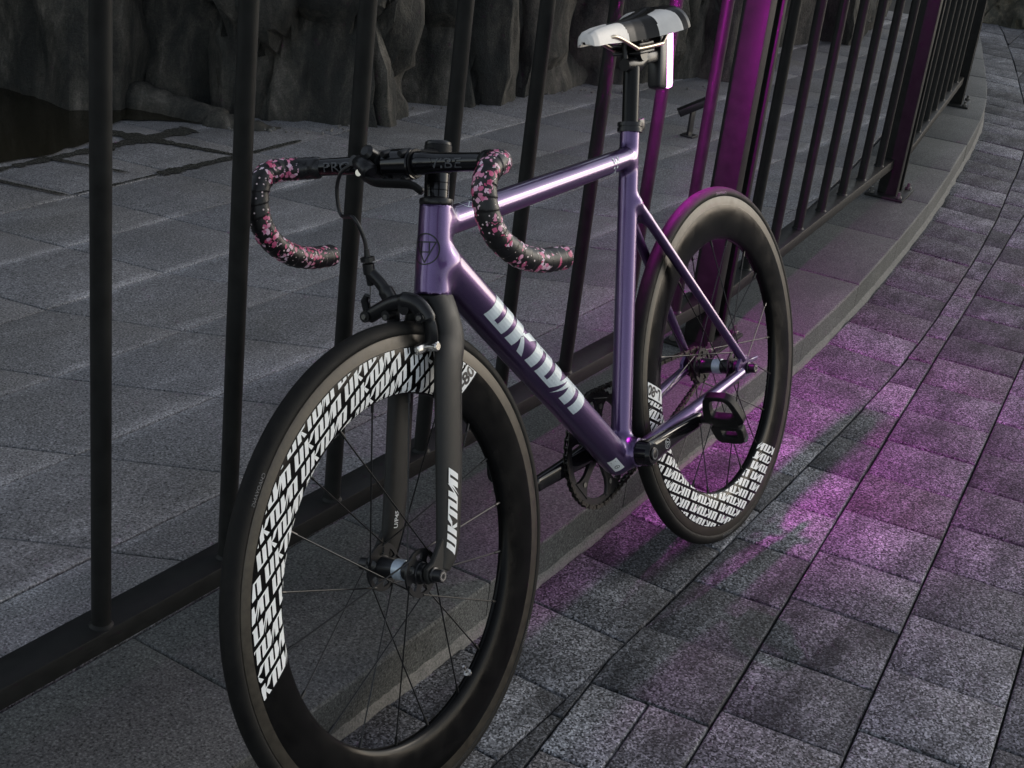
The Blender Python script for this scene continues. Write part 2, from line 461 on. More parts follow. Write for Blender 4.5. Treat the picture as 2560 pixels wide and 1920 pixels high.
def inview(x, y, z=0.0, m=0.12):
    q = CMi @ (Vector((x, y, z)) - CLOC)
    if q.z > -0.2: return None
    sx = q.x / -q.z * 51.13 / 36; sy = q.y / -q.z * 51.13 / 36
    return (abs(sx) < 0.5 + m and abs(sy) < 0.375 + m, -q.z, max(abs(sx) - 0.5, abs(sy) - 0.375, 0))
cand = []; rest = []
for q in polys:
    cx = sum(p[0] for p in q) / len(q); cy = sum(p[1] for p in q) / len(q); r = inview(cx, cy)
    if r and r[0]: cand.append((r[1] + 20 * r[2], q))
    else: rest.append(q)
cand.sort(key=lambda t: t[0])
rest += [q for _, q in cand[290:]]
def paver_vf(q):
    gap = random.uniform(0.0013, 0.0024)
    return slab(q, -0.05, random.gauss(0, 0.0009), gap, random.uniform(0.0028, 0.0048), (random.gauss(0, 0.004), random.gauss(0, 0.004)), random.choice((0.4, 0.7, 1.0)))
for _, q in cand[:290]:
    r = paver_vf(q)
    if r:
        o = obj("paver", r[1], M['paver'], pave, angle=25); o.location = (r[0][0], r[0][1], 0)
acc = []
for q in rest:
    r = paver_vf(q)
    if r: acc.append(move(r[1], (r[0][0], r[0][1], 0)))
obj("paver", join(*acc), M['paver'], pave, angle=25, kind="stuff")

# kerb stones
kerb = obj("kerb", ([(-9, -6, -0.105), (6, -6, -0.105), (6, -0.6, -0.105), (-9, -0.9, -0.105)], [(0, 1, 2, 3)]), M['grout'], kind="structure")
kj = [1.095 - 0.496 * k for k in range(-7, 20)]
def kin(x):
    n = knorm(x); return (x - n[0] * KW, yk(x) - n[1] * KW)
for b, a in zip(kj[:-1], kj[1:]):
    xs = [a, (a + b) / 2, b]
    ia, ib = kin(a), kin(b)
    q = [ia, ib, (b, yk(b)), ((a + b) / 2, yk((a + b) / 2)), (a, yk(a))]
    r = slab(q, -0.1, ZK + random.gauss(0, 0.0006), 0.0012, random.uniform(0.004, 0.007), (random.gauss(0, 0.002), random.gauss(0, 0.002)))
    o = obj("kerb_stone", r[1], M['kerb'], kerb, angle=25); o.location = (r[0][0], r[0][1], 0)
# crumbly mortar line along the foot of the kerb
V = []; F = []
xs = [1.6 - 0.012 * k for k in range(620)]
for i, x in enumerate(xs):
    n = knorm(x); w = 0.004 + 0.007 * max(0, mnoise.noise((x * 9, 0, 1)) + 0.35) + 0.004 * random.random(); h = 0.004 + 0.005 * random.random()
    V += [(x - n[0] * .004, yk(x) - .004, 0.012 + h), (x + n[0] * w * .6, yk(x) + w * .6, h), (x + n[0] * w, yk(x) + w, -0.006)]
    if i:
        for j in range(2): F.append((3 * i + j, 3 * i + j + 1, 3 * i + j - 2, 3 * i + j - 3))
obj("mortar_seam", (V, F), M['mortar'], kerb, angle=80)

# plaza of skewed granite slabs behind the fence
plaza = obj("plaza", ([(-9, -8, 0.068), (6, -8, 0.068), (6, -0.47, 0.068), (1.0, -0.48, 0.068), (-1.5, -0.58, 0.068), (-3, -0.82, 0.068), (-5, -1.28, 0.068), (-9, -2.7, 0.068)], list([(0, 1, 2, 3, 4, 5, 6, 7)])), M['grout'], kind="structure")
def skew(y):
    return -0.22 * (y + 1.45) if y < -1.45 else -0.6 * (y + 1.45)
rows = [-0.42, -0.692, -0.972, -1.25, -1.528, -1.805, -2.09, -2.38, -2.66, -2.95, -3.24, -3.53]
acc = []
cands = []
for j in range(len(rows) - 1):
    y1, y0 = rows[j], rows[j + 1]
    for i in range(-18, 9):
        xa = -0.012 + 0.3565 * i; xb = xa + 0.3565
        q = [(xa + skew(y0), y0), (xb + skew(y0), y0), (xb + skew(y1), y1), (xa + skew(y1), y1)]
        cx = sum(p[0] for p in q) / len(q)
        a = kin(cx - .15); b = kin(cx + .15); nx, ny = (b[1] - a[1]), -(b[0] - a[0]); L = math.hypot(nx, ny); nx /= L; ny /= L
        q = clip(q, nx, ny, nx * a[0] + ny * a[1] + 0.004)
        if len(q) >= 3 and area(q) > 2e-3: cands.append(q)
for q in cands:
    r = slab(q, 0.02, ZK - 0.001 + random.gauss(0, 0.0005), random.uniform(0.0016, 0.0024), 0.0026, (random.gauss(0, 0.0012), random.gauss(0, 0.0012)))
    if not r: continue
    o = obj("slab", r[1], M['slab'], plaza, angle=25); o.location = (r[0][0], r[0][1], 0)

# shallow pool at the foot of the rocks, with wet joints reaching out of it
def sheet(pts, z):
    return [(x, y, z) for x, y in pts], [tuple(range(len(pts)))]
def wob(pts, k=6, amp=0.012):
    out = []
    for i in range(len(pts)):
        a = pts[i]; b = pts[(i + 1) % len(pts)]
        for j in range(k):
            t = j / k; x = a[0] + (b[0] - a[0]) * t; y = a[1] + (b[1] - a[1]) * t
            out.append((x + amp * mnoise.noise((x * 14, y * 14, 3)), y + amp * mnoise.noise((x * 14, y * 14, 9))))
    return out
pool_edge = [(1.6, -2.40), (0.2, -2.42), (-0.24, -2.425), (-0.42, -2.405), (-0.47, -2.43), (-0.66, -2.44), (-0.70, -2.52), (-0.84, -2.57), (-0.95, -2.50), (-1.02, -2.42), (-1.30, -2.6), (-1.2, -3.6), (1.6, -4.2)]
obj("water", sheet(wob(pool_edge, 8, 0.02), ZK + 0.004), M['water'], kind="structure")
wets = []
def wet_strip(pts, w0, w1, z):
    L = []; R_ = []
    for i, (x, y) in enumerate(pts):
        a = pts[max(0, i - 1)]; b = pts[min(len(pts) - 1, i + 1)]; tx, ty = b[0] - a[0], b[1] - a[1]; l = math.hypot(tx, ty); tx /= l; ty /= l
        w = (w0 + (w1 - w0) * i / (len(pts) - 1)) * (1 if 0 < i < len(pts) - 1 else 0.3) * (0.45 + 1.3 * abs(mnoise.noise((x * 13, y * 13, 2))) + 0.5 * abs(mnoise.noise((x * 41, y * 41, 5))))
        L.append((x - ty * w, y + tx * w)); R_.append((x + ty * w, y - tx * w))
    n = len(pts); V = [(x, y, z) for x, y in L] + [(x, y, z) for x, y in R_]
    return V, [(n + i, n + i + 1, i + 1, i) for i in range(n - 1)]
def lin(a, b, n=24): return [(a[0] + (b[0] - a[0]) * i / n, a[1] + (b[1] - a[1]) * i / n) for i in range(n + 1)]
wets.append(wet_strip(lin((-0.95, -2.38), (-0.25, -2.38), 60), 0.045, 0.016, ZK + 0.0026))
wets.append(wet_strip(lin((-0.25, -2.38), (0.5, -2.38)), 0.014, 0.014, ZK + 0.0026))
wets.append(wet_strip(lin((-0.70, -2.52), (-0.86, -2.09), 50), 0.040, 0.010, ZK + 0.0030))
wets.append(wet_strip(lin((-0.86, -2.09), (-0.53, -2.095), 50), 0.012, 0.026, ZK + 0.0034))
wets.append(wet_strip(lin((-0.53, -2.095), (-0.20, -2.095), 20), 0.007, 0.004, ZK + 0.0034))
wets.append(wet_strip(lin((-0.36, -2.44), (-0.47, -2.15), 10), 0.014, 0.008, ZK + 0.0038))
wets.append(wet_strip(lin((-0.09, -2.44), (-0.20, -2.09), 14), 0.016, 0.005, ZK + 0.0038))
wets.append(wet_strip(lin((-0.86, -2.09), (-1.15, -2.095), 10), 0.010, 0.016, ZK + 0.0034))
obj("wet_joint", join(*wets), M['wet'], plaza, angle=60)

# ------------------------------------------------------------------ rocks
def rock_mesh(w, d, h, seed, res=34, rug=0.09, facet=0.095, taper=0.12):
    bm = bmesh.new(); bmesh.ops.create_cube(bm, size=2)
    bmesh.ops.subdivide_edges(bm, edges=list(bm.edges), cuts=res, use_grid_fill=True)
    so = Vector((seed * 7.31, seed * 3.17, seed * 1.9))
    rs = random.Random(seed)
    planes = []
    for i in range(7):
        a = rs.uniform(0, 6.283); t = rs.uniform(-0.25, 0.35); planes.append((Vector((math.cos(a), math.sin(a), t)).normalized(), rs.uniform(0.72, 0.98)))
    for v in bm.verts:
        c = v.co.copy()
        q = Vector((c.x, c.y)); L = max(abs(c.x), abs(c.y)); r = q.length
        if r > 1e-6: q = q * ((0.45 * L + 0.55 * r) / r if r > 0 else 1)
        p_ = Vector((q.x, q.y, c.z))
        for n, dd in planes:
            s = p_.dot(n) - dd
            if s > 0: p_ -= n * s * 0.97
        k = 1 - taper * (p_.z + 1) / 2
        P = Vector((p_.x * w / 2 * k, p_.y * d / 2 * k, (p_.z + 1) / 2 * h))
        nq = Vector((P.x * 1.25, P.y * 1.25, P.z * 0.85)) + so
        wv = mnoise.noise_vector(nq * 2.2) * 0.16
        dist, cells = mnoise.voronoi(nq * 1.15 + wv)
        f = mnoise.cell(cells[0] * 57.3 + so) * 0.55 + 0.5                      # each face steps in or out
        f -= 0.55 * max(0.0, 0.07 - (dist[1] - dist[0])) / 0.07                 # crack between faces
        pd = nq * 1.15 - cells[0]; f += 0.75 * (pd.x * math.sin(cells[0].x * 9) + pd.z * math.cos(cells[0].z * 7))
        g = mnoise.fractal(nq * 4.3, 0.8, 2.0, 5, noise_basis='PERLIN_ORIGINAL')
        dirv = Vector((p_.x, p_.y, 0.25 * p_.z)); dirv = dirv.normalized() if dirv.length > 1e-4 else Vector((0, 0, 1))
        v.co = P + dirv * ((f - 0.5) * facet + g * rug * 0.5)
    bmesh.ops.recalc_face_normals(bm, faces=bm.faces)
    return from_bm(bm)
wall = empty("rock_wall", (-2.0, -2.4, 0.06), label="tall dark artificial rock face rising behind the fence and the pool", category="rock wall")
RK = [  # front centre x,y ; width, depth, height, yaw
    (0.9, -4.35, 1.5, 1.2, 2.6, 0.2), (-0.35, -3.95, 1.3, 1.2, 2.7, 0.5), (-1.22, -3.35, 1.15, 1.0, 2.8, 1.0), (-1.42, -2.82, 0.85, 0.8, 2.6, 1.15),
    (-1.50, -2.42, 0.62, 0.75, 2.5, 0.8), (-1.90, -2.58, 0.80, 0.7, 2.7, 0.3), (-2.28, -2.42, 0.62, 0.7, 2.6, 0.5),
    (-2.72, -2.38, 0.75, 0.75, 2.6, 0.3), (-3.15, -2.16, 0.7, 0.8, 2.4, 0.6), (-3.65, -2.02, 0.85, 0.75, 2.2, 0.2), (-4.35, -2.12, 0.95, 0.8, 1.9, 0.1),
    (-5.15, -2.15, 1.0, 0.85, 1.8, 0.3), (-6.1, -2.5, 1.2, 1.1, 1.7, 0.4), (-7.1, -3.0, 1.3, 1.2, 1.8, 0.5)]
for i, (x, y, w, d, h, yaw) in enumerate(RK):
    o = obj("rock", rock_mesh(w * 1.25, d * 1.08, h, 11 + i), M['rock'], wall, angle=50)
    o.location = (x + 2.0, y + 2.4, -0.08); o.rotation_euler = (0, 0, yaw)
# rounded stone lip along the back of the pool
lip = spline([(0.5, -3.66, 0.10), (-0.3, -3.46, 0.115), (-0.80, -3.16, 0.105), (-0.95, -2.86, 0.085), (-1.03, -2.6, 0.07), (-1.09, -2.36, 0.045), (-1.22, -2.24, 0.01), (-1.42, -2.25, -0.03)], 12)
obj("pool_lip", tube([(q.x + 2.0 + 0.02 * mnoise.noise((i * .31, 4, 0)), q.y + 2.4, q.z - 0.03) for i, q in enumerate(lip)], [(0.085 - 0.05 * i / len(lip)) * (1 + 0.3 * mnoise.noise((i * .37, 0, 0))) for i in range(len(lip))], 14), M['rock'], wall, angle=60)
# crumbs of broken mortar where slabs meet the rock
bpts = [(-1.06, -2.32), (-1.13, -2.27), (-1.27, -2.12), (-1.48, -2.13), (-1.7, -2.23), (-1.96, -2.07), (-2.33, -2.02), (-2.62, -1.98), (-2.72, -1.86), (-3.28, -1.66), (-4.3, -1.72)]
cr = []
for i in range(len(bpts) - 1):
    for k in range(13):
        t = random.random(); x = bpts[i][0] + (bpts[i + 1][0] - bpts[i][0]) * t + random.gauss(0, .02); y = bpts[i][1] + (bpts[i + 1][1] - bpts[i][1]) * t + abs(random.gauss(0, .022)) - 0.012
        s = random.uniform(0.002, 0.006) * (1.7 if random.random() < .12 else 1)
        bm = bmesh.new(); bmesh.ops.create_icosphere(bm, subdivisions=1, radius=s)
        for v in bm.verts: v.co *= random.uniform(0.65, 1.2)
        cr.append(move(from_bm(bm), (x, y, ZK + s * .4)))
obj("mortar_crumbs", join(*cr), M['mortar'], angle=20, kind="stuff", label="pale crumbs of mortar scattered along the foot of the rocks", category="rubble")

# boulders closing the path at its far end
for i, (x, y, w, d, h, yaw, lb) in enumerate([
    (-7.80, -1.62, 1.25, 0.7, 0.46, 0.2, "wide low sandy boulder at the far end of the path, nearest the fence"),
    (-7.86, -0.50, 1.25, 0.75, 0.40, 1.3, "flat sandy boulder at the far end of the path, away from the fence"),
    (-8.60, -1.10, 1.7, 0.9, 0.75, 0.7, "larger boulder behind the two low ones at the path's end"),
    (-8.2, 0.85, 1.3, 0.9, 0.5, 0.2, "boulder on the far outer corner of the path")]):
    o = obj("boulder", rock_mesh(w, d, h, 60 + i, 22, 0.20, 0.10, 0.3), M['sandstone'], angle=50, label=lb, category="boulder", group="boulders at the end of the path")
    o.location = (x, y, -0.09); o.rotation_euler = (0, 0, yaw)

# ------------------------------------------------------------------ fence
fence = empty("fence", (-0.66, -0.405, ZK), label="dark steel railing of round upright bars standing on the kerb", category="fence")
FO = Vector((-0.66, -0.405, ZK))
ZR1, ZR0, ZTOP = 0.2132, 0.181, 1.16
def fobj(name, vf, mat, parent=None, angle=35, **k):
    return obj(name, vf, mat, parent or fence, angle=angle, **k)
POST = [(2.02, -0.398, 0.0), (-0.66, -0.405, 0.04), (-2.375, -0.548, 0.12), (-4.10, -0.862, 0.21), (-5.78, -1.36, 0.30)]
def yaw_mat(x, y, a): return Matrix.Translation(Vector((x, y, 0)) - Vector((FO.x, FO.y, FO.z))) @ Matrix.Rotation(a, 4, 'Z')
for (x, y, a) in POST:
    Mx = yaw_mat(x, y, a)
    pst = empty("post", parent=fence)
    fobj("plate", xform(box(0.012, 0.052, -0.032, 0.032, ZK + 0.006, ZTOP + 0.02, 0.003), Mx), M['steel'], pst)
    fobj("plate", xform(box(-0.052, -0.034, -0.032, 0.032, ZK + 0.006, ZTOP + 0.02, 0.003), Mx), M['steel'], pst)
    fobj("web", xform(box(-0.034, 0.012, -0.030, -0.012, ZK + 0.006, ZTOP, 0.0), Mx), M['steel'], pst)
    fobj("base_plate", xform(box(-0.095, 0.095, -0.064, 0.064, ZK, ZK + 0.008, 0.002), Mx), M['steel'], pst)
    for bx in (-0.076, 0.076):
        for by in (-0.046, 0.046):
            hexa = [(0.011 * math.cos(k * math.pi / 3), 0.011 * math.sin(k * math.pi / 3)) for k in range(6)]
            nut = prism(hexa, 0, 0.008, 0.001)
            stud = tube([(0, 0, 0), (0, 0, 0.021)], 0.0055, 10)
            nut = ([(v[0], v[2], v[1]) for v in nut[0]], [f[::-1] for f in nut[1]])
            fobj("bolt", xform(move(join(nut, stud), (bx, by, ZK + 0.008)), Mx), M['zinc'], pst)
# panels between posts
panels = [((2.02, -0.398), (-0.66, -0.4170), [1.2329 - 0.2418 * k for k in range(-3, 8)], 0.5 * (-0.385 - 0.440), None),
          ((-0.66, -0.402), (-2.375, -0.572), [-0.87 - 0.2205 * k for k in range(7)], None, None),
          ((-2.375, -0.555), (-4.10, -0.872), [-2.59 - 0.2165 * k for k in range(7)], None, None),
          ((-4.10, -0.862), (-5.78, -1.36), [-4.30 - 0.212 * k for k in range(7)], None, None)]
for pi, (A, B, xsb, yc, _) in enumerate(panels):
    if yc is not None: A = (A[0], yc + 0.001); B = (B[0], yc - 0.001)
    ax, ay = A; bx, by = B; L = math.hypot(bx - ax, by - ay); ang = math.atan2(by - ay, bx - ax)
    Mx = Matrix.Translation(Vector((ax, ay, 0)) - FO) @ Matrix.Rotation(ang, 4, 'Z')
    e = 0.053
    fobj("bottom_rail", xform(box(e, L - e, -0.0275, 0.0275, ZR0, ZR1, 0.0025), Mx), M['steel'])
    fobj("top_rail", xform(box(e, L - e, -0.0275, 0.0275, ZTOP - 0.035, ZTOP, 0.0025), Mx), M['steel'])
    for x in xsb:
        t = (x - ax) / (bx - ax); y = ay + (by - ay) * t + (0.010 if pi == 0 else 0.006)
        bar = tube([(0, 0, ZR1 - 0.002), (0, 0, ZTOP - 0.033)], 0.0132, 20, caps=False)
        weld = lathe([(0.0134, 0.0045), (0.0155, 0.0015), (0.0168, 0.0)], 16)
        weld = ([(v[0], v[2], v[1] + ZR1) for v in weld[0]], weld[1])
        fobj("bar", move(join(bar, weld), (x - FO.x, y - FO.y, -FO.z)), M['steel'], angle=50)

# little spotlight on the plaza behind the fence
sp = empty("garden_spotlight", (-2.42, -1.335, ZK), label="small black rectangular garden spotlight on the plaza behind the fence", category="spotlight")
hd = xform(box(-0.055, 0.055, -0.020, 0.020, -0.013, 0.013, 0.003), Matrix.Translation((0.02, 0.005, 0.112)) @ Matrix.Rotation(2.2, 4, 'Z') @ Matrix.Rotation(-0.5, 4, 'Y'))
obj("head", hd, M['lamp'], sp)
obj("bracket", join(box(-0.018, 0.018, -0.004, 0.004, 0.0, 0.11, 0.001), box(-0.025, 0.025, -0.025, 0.025, 0.0, 0.006, 0.001)), M['lamp'], sp)
# ------------------------------------------------------------------ bicycle (bike frame: x forward, y left, z up, origin under the rear axle)
LEAN = 0.2763
RW = 0.336; WB = 0.9874
bike = empty("bicycle", (0, 0, 0), label="purple track bicycle with deep lettered black wheels leaning against the railing", category="bicycle", rot=(LEAN, 0, 0))
HA = Vector((-0.2769, 0, 0.9609)); HT_T = Vector((0.8055, 0, 0.7985)); HT_B = Vector((0.8392, 0, 0.6815))
HA = (HT_T - HT_B).normalized()

# ---- frame: welded tubes as one smooth surface
PR = []   # (a, b, ra, rb)
def V3(x, y, z): return np.array([x, y, z], float)
PR.append(('cut', V3(*HT_B), V3(*HT_T), 0.0262, 0.0228))
PR.append(('cap', V3(0.790, 0, 0.7716), V3(0.284, 0, 0.7753), 0.0198, 0.0172))
PR.append(('cap', V3(0.811, 0, 0.7184), V3(0.402, 0, 0.2905), 0.0295, 0.0272))
PR.append(('cutb', V3(0.384, 0, 0.305), V3(0.2525, 0, 0.8165), 0.0178, 0.0165))
PR.append(('cyl', V3(0.386, -0.037, 0.300), V3(0.386, 0.037, 0.300), 0.0245, 0.0245))
for s in (-1, 1):
    PR.append(('cap', V3(0.273, s * 0.0125, 0.699), V3(0.012, s * 0.0575, 0.356), 0.0088, 0.0078))
    PR.append(('cap', V3(0.366, s * 0.026, 0.299), V3(0.215, s * 0.047, 0.317), 0.0128, 0.0122))
    PR.append(('capj', V3(0.215, s * 0.047, 0.317), V3(0.022, s * 0.0575, 0.334), 0.0122, 0.0090))
PR.append(('cap', V3(0.250, -0.010, 0.668), V3(0.250, 0.010, 0.668), 0.0055, 0.0055))
def smin(D, d, k=0.014):
    h = np.clip(0.5 + 0.5 * (D - d) / k, 0, 1); return D * (1 - h) + d * h - k * h * (1 - h)
def sdf(P):
    D = None; hold = None
    for kind, a, b, ra, rb in PR:
        ab = b - a; L2 = ab @ ab; t = ((P - a) @ ab) / L2
        tc = np.clip(t, 0, 1) if kind[:3] == 'cap' else np.clip(t, -0.3, 1.3)
        d = np.linalg.norm(P - (a + tc[:, None] * ab), axis=1) - (ra + (rb - ra) * np.clip(tc, 0, 1))
        L = math.sqrt(L2)
        if kind in ('cut', 'cyl'): d = np.maximum(d, np.maximum(-t * L, (t - 1) * L))
        if kind == 'cutb': d = np.maximum(d, np.maximum(-t * L - 0.01, (t - 1) * L))
        if D is None: D = d; continue
        if kind == 'capj': hold = np.minimum(hold, d)
        else:
            if hold is not None: D = smin(D, hold)
            hold = d
    return smin(D, hold)
def build_frame():
    acc = []
    for kind, a, b, ra, rb in PR:
        acc.append(tube([tuple(a), tuple(b)], [ra, rb], 20))
        bm = bmesh.new(); bmesh.ops.create_uvsphere(bm, u_segments=16, v_segments=10, radius=ra * 0.98)
        if kind[:3] == 'cap': acc.append(move(from_bm(bm), a))
        else: bm.free()
    tmp = obj("frame_source", join(*acc), M['paint'], smooth=False)
    md = tmp.modifiers.new("r", 'REMESH'); md.mode = 'VOXEL'; md.voxel_size = 0.0024
    dg = bpy.context.evaluated_depsgraph_get(); ev = tmp.evaluated_get(dg); me = ev.to_mesh()
    n = len(me.vertices); co = np.empty(n * 3); me.vertices.foreach_get("co", co); P = co.reshape(-1, 3)
    F = [tuple(p.vertices) for p in me.polygons]
    ev.to_mesh_clear(); bpy.data.objects.remove(tmp, do_unlink=True)
    e = 2e-4
    for it in range(7):
        d = sdf(P); g = np.stack([(sdf(P + np.eye(3)[i] * e) - sdf(P - np.eye(3)[i] * e)) / (2 * e) for i in range(3)], 1)
        g2 = np.maximum((g * g).sum(1), 0.25); P = P - (np.clip(d, -0.004, 0.004) / g2)[:, None] * g
    return P, F
obj("frame", build_frame(), M['paint'], bike, angle=50)
# track ends (rear facing drop-outs)
for s in (-1, 1):
    out = [(0.040, 0.349), (0.018, 0.366), (-0.004, 0.360), (-0.012, 0.349), (-0.048, 0.3455), (-0.050, 0.340), (-0.008, 0.3405), (-0.005, 0.3315), (-0.046, 0.3285), (-0.046, 0.3215), (-0.006, 0.3195), (0.022, 0.320), (0.042, 0.328)]
    y0, y1 = (0.0535, 0.0605) if s > 0 else (-0.0605, -0.0535)
    obj("dropout", prism(out, y0, y1, 0.0012), M['paint'], bike)

# ---- lettering
GLY = [  # U
    [(0, 0), (.40, 0), (.40, 1), (0, 1)], [(.40, 0), (.59, 0), (.59, .13), (.40, .13)], [(.59, 0), (.99, 0), (.99, 1), (.59, 1)],
    # K
    [(1.17, 0), (1.57, 0), (1.57, 1), (1.17, 1)], [(1.57, .48), (1.70, .66), (1.62, .70), (1.57, .62)], [(1.60, .56), (1.98, .60), (2.36, 1.0), (1.92, 1.0)], [(1.57, .44), (1.66, .56), (2.16, .0), (1.86, .0)],
    # N W N, run together
    [(2.34, 0), (2.74, 0), (2.74, 1), (2.34, 1)], [(2.74, .87), (2.93, .87), (2.93, 1), (2.74, 1)], [(2.93, 0), (3.33, 0), (3.33, 1), (2.93, 1)],
    [(3.33, 0), (3.52, 0), (3.52, .13), (3.33, .13)], [(3.52, 0), (3.86, 0), (3.96, .45), (3.90, 1), (3.52, 1)], [(3.86, -.0), (4.40, .92), (4.34, 1.06), (3.94, .40)], [(4.06, -.12), (4.46, .62), (4.46, .98), (4.36, .98)],
    [(4.46, 0), (4.84, 0), (4.84, 1), (4.42, 1)], [(4.84, .87), (5.03, .87), (5.03, 1), (4.84, 1)], [(5.03, 0), (5.43, 0), (5.43, 1), (5.03, 1)]]
def subdiv(poly, step, sx=1.0):
    """split a polygon into small cells along x and y"""
    xs = [q[0] for q in poly]; ys = [q[1] for q in poly]; out = []
    nx = max(1, math.ceil((max(xs) - min(xs)) / step)); ny = max(1, math.ceil((max(ys) - min(ys)) / step))
    for i in range(nx):
        a = min(xs) + (max(xs) - min(xs)) * i / nx; b = min(xs) + (max(xs) - min(xs)) * (i + 1) / nx
        p1 = clip(clip(poly, 1, 0, a), -1, 0, -b)
        if len(p1) < 3: continue
        for j in range(ny):
            c = min(ys) + (max(ys) - min(ys)) * j / ny; d = min(ys) + (max(ys) - min(ys)) * (j + 1) / ny
            p2 = clip(clip(p1, 0, 1, c), 0, -1, -d)
            if len(p2) >= 3 and abs(area(p2)) > 1e-12: out.append(p2)
    return out
def word(shear=0.4, sx=1.0):
    return [[((x + shear * y) * sx, y) for x, y in g] for g in GLY]
def mapped(polys, f):
    V = []; F = []
    for q in polys:
        b = len(V); V += [tuple(f(x, y)) for x, y in q]; F.append(tuple(range(b, b + len(q))))
    return V, F
def text_polys(s, size=1.0, bold=0.0):
    cu = bpy.data.curves.new("t", 'FONT'); cu.body = s; cu.size = size; cu.fill_mode = 'FRONT'; cu.resolution_u = 3; cu.offset = bold
    o = bpy.data.objects.new("t", cu); COL.objects.link(o)
    dg = bpy.context.evaluated_depsgraph_get(); ev = o.evaluated_get(dg); me = ev.to_mesh()
    P = [[(me.vertices[i].co.x, me.vertices[i].co.y) for i in f.vertices] for f in me.polygons]
    ev.to_mesh_clear(); bpy.data.objects.remove(o, do_unlink=True)
    return P
def ring_polys(r0, r1, n=40):
    return [[(r0 * math.cos(a), r0 * math.sin(a)), (r1 * math.cos(a), r1 * math.sin(a)), (r1 * math.cos(b), r1 * math.sin(b)), (r0 * math.cos(b), r0 * math.sin(b))]
            for a, b in [(2 * math.pi * k / n, 2 * math.pi * (k + 1) / n) for k in range(n)]]
def stroke(a, b, w):
    d = Vector((b[0] - a[0], b[1] - a[1])); d.normalize(); n = Vector((-d.y, d.x)) * w / 2
    return [(a[0] - n.x, a[1] - n.y), (b[0] - n.x, b[1] - n.y), (b[0] + n.x, b[1] + n.y), (a[0] + n.x, a[1] + n.y)]
def on_cyl(a, axis, side, r):
    """text x along axis from a, y around: 0 at side, positive towards axis x side ... up"""
    a = Vector(a); ax = Vector(axis).normalized(); sd = Vector(side); sd = (sd - ax * sd.dot(ax)).normalized(); up = ax.cross(sd) * -1
    def f(x, y):
        t = y / r; return a + ax * x + (sd * math.cos(t) + up * math.sin(t)) * r
    return f
def on_cone(a, axis, side):
    a = Vector(a); ax = Vector(axis).normalized(); sd = Vector(side); sd = (sd - ax * sd.dot(ax)).normalized(); up = ax.cross(sd) * -1
    o = Vector((0.811, 0, 0.7184)); e = Vector((0.402, 0, 0.2905)); L = (e - o).length; d0 = (e - o) / L
    def f(x, y):
        q = a + ax * x; k = (q - o).dot(d0) / L; r = 0.0295 + (0.0272 - 0.0295) * k + 0.0006; t = y / r
        return q + (sd * math.cos(t) + up * math.sin(t)) * r
    return f
# down tube word
DTa = Vector((0.824, 0, 0.7320)); DTb = Vector((0.402, 0, 0.2905)); dax = (DTb - DTa).normalized()
hh = 0.044; wx = 0.0548
LET = [[(x * wx, (y - 0.5) * hh) for x, y in q] for q in word(0.20, 1.0)]
LET = [c for q in LET for c in subdiv(q, 0.006)]
start = DTa + dax * 0.117
obj("lettering", mapped(LET, on_cone(start, dax, (0, 1, 0))), M['silverdecal'], bike, angle=60, label="pale block lettering along the down tube")
LETR = [[(x * wx, (y - 0.5) * hh) for x, y in q] for q in word(0.20, 1.0)]
LETR = [c for q in LETR for c in subdiv(q, 0.006)]
obj("lettering", mapped(LETR, on_cone(start + dax * 0.30, -dax, (0, -1, 0))), M['silverdecal'], bike, angle=60)
# head badge: ring with triangle
tri = [(0.0, -0.0185), (0.016, 0.0095), (-0.016, 0.0095)]
bad = ring_polys(0.0198, 0.0217, 44)
for i in range(3): bad += subdiv(stroke(tri[i], tri[(i + 1) % 3], 0.0018), 0.004)
for a, b in (((-0.0065, 0.0095), (-0.0065, -0.006)), ((0.0065, 0.0095), (0.0065, -0.006)), ((-0.0065, -0.004), (0.0065, -0.004))): bad += subdiv(stroke(a, b, 0.0016), 0.004)
hb = (HT_T + HT_B) / 2
fb = on_cyl(hb, HA, (1, 0.10, 0), 0.02535)
obj("head_badge", mapped([[(y, -x) for x, y in q] for q in bad], fb), M['ink'], bike, angle=60, label="black ring and triangle badge on the head tube")
# top tube marks
tta = Vector((0.800, 0, 0.7715)); ttx = (Vector((0.268, 0, 0.7755)) - tta).normalized()
T = text_polys("3:47", 0.030, 0.0004)
obj("lettering", mapped([[(y * 0.9, -x * 1.0) for x, y in q] for q in T], on_cyl(tta + ttx * 0.455, ttx, (0, 0.75, 0.66), 0.0181)), M['silverdecal'], bike, angle=60, label="small pale numerals on the top tube")
rg = ring_polys(0.0098, 0.0109, 30) + [stroke((0.0085, 0), (-0.0055, 0.0085), 0.0011), stroke((0.0085, 0), (-0.0055, -0.0085), 0.0011), stroke((-0.0055, 0.0085), (-0.0055, -0.0085), 0.0011)]
obj("tube_badge", mapped(rg, on_cyl(tta + ttx * 0.055, ttx, (0, 0.35, 0.93), 0.0202)), M['silverdecal'], bike, angle=60)
# label under the bottom bracket
fs_ = on_cyl(DTb - dax * 0.040, dax, (0.5, 0.55, -0.5), 0.0279)
obj("sticker", mapped(subdiv([(0, -0.009), (0.034, -0.009), (0.034, 0.009), (0, 0.009)], 0.004), fs_), M['white'], bike, angle=60)
fs2 = on_cyl(DTb - dax * 0.040, dax, (0.5, 0.55, -0.5), 0.0281)
obj("lettering", mapped([[(x + 0.022, y) for x, y in q] for q in ring_polys(0.0035, 0.0045, 20)] + [stroke((0.006, -0.005), (0.006, 0.005), 0.001), stroke((0.010, -0.006), (0.010, 0.006), 0.0006), stroke((0.019, 0), (0.025, 0), 0.001)], fs2), M['ink'], bike, angle=60)

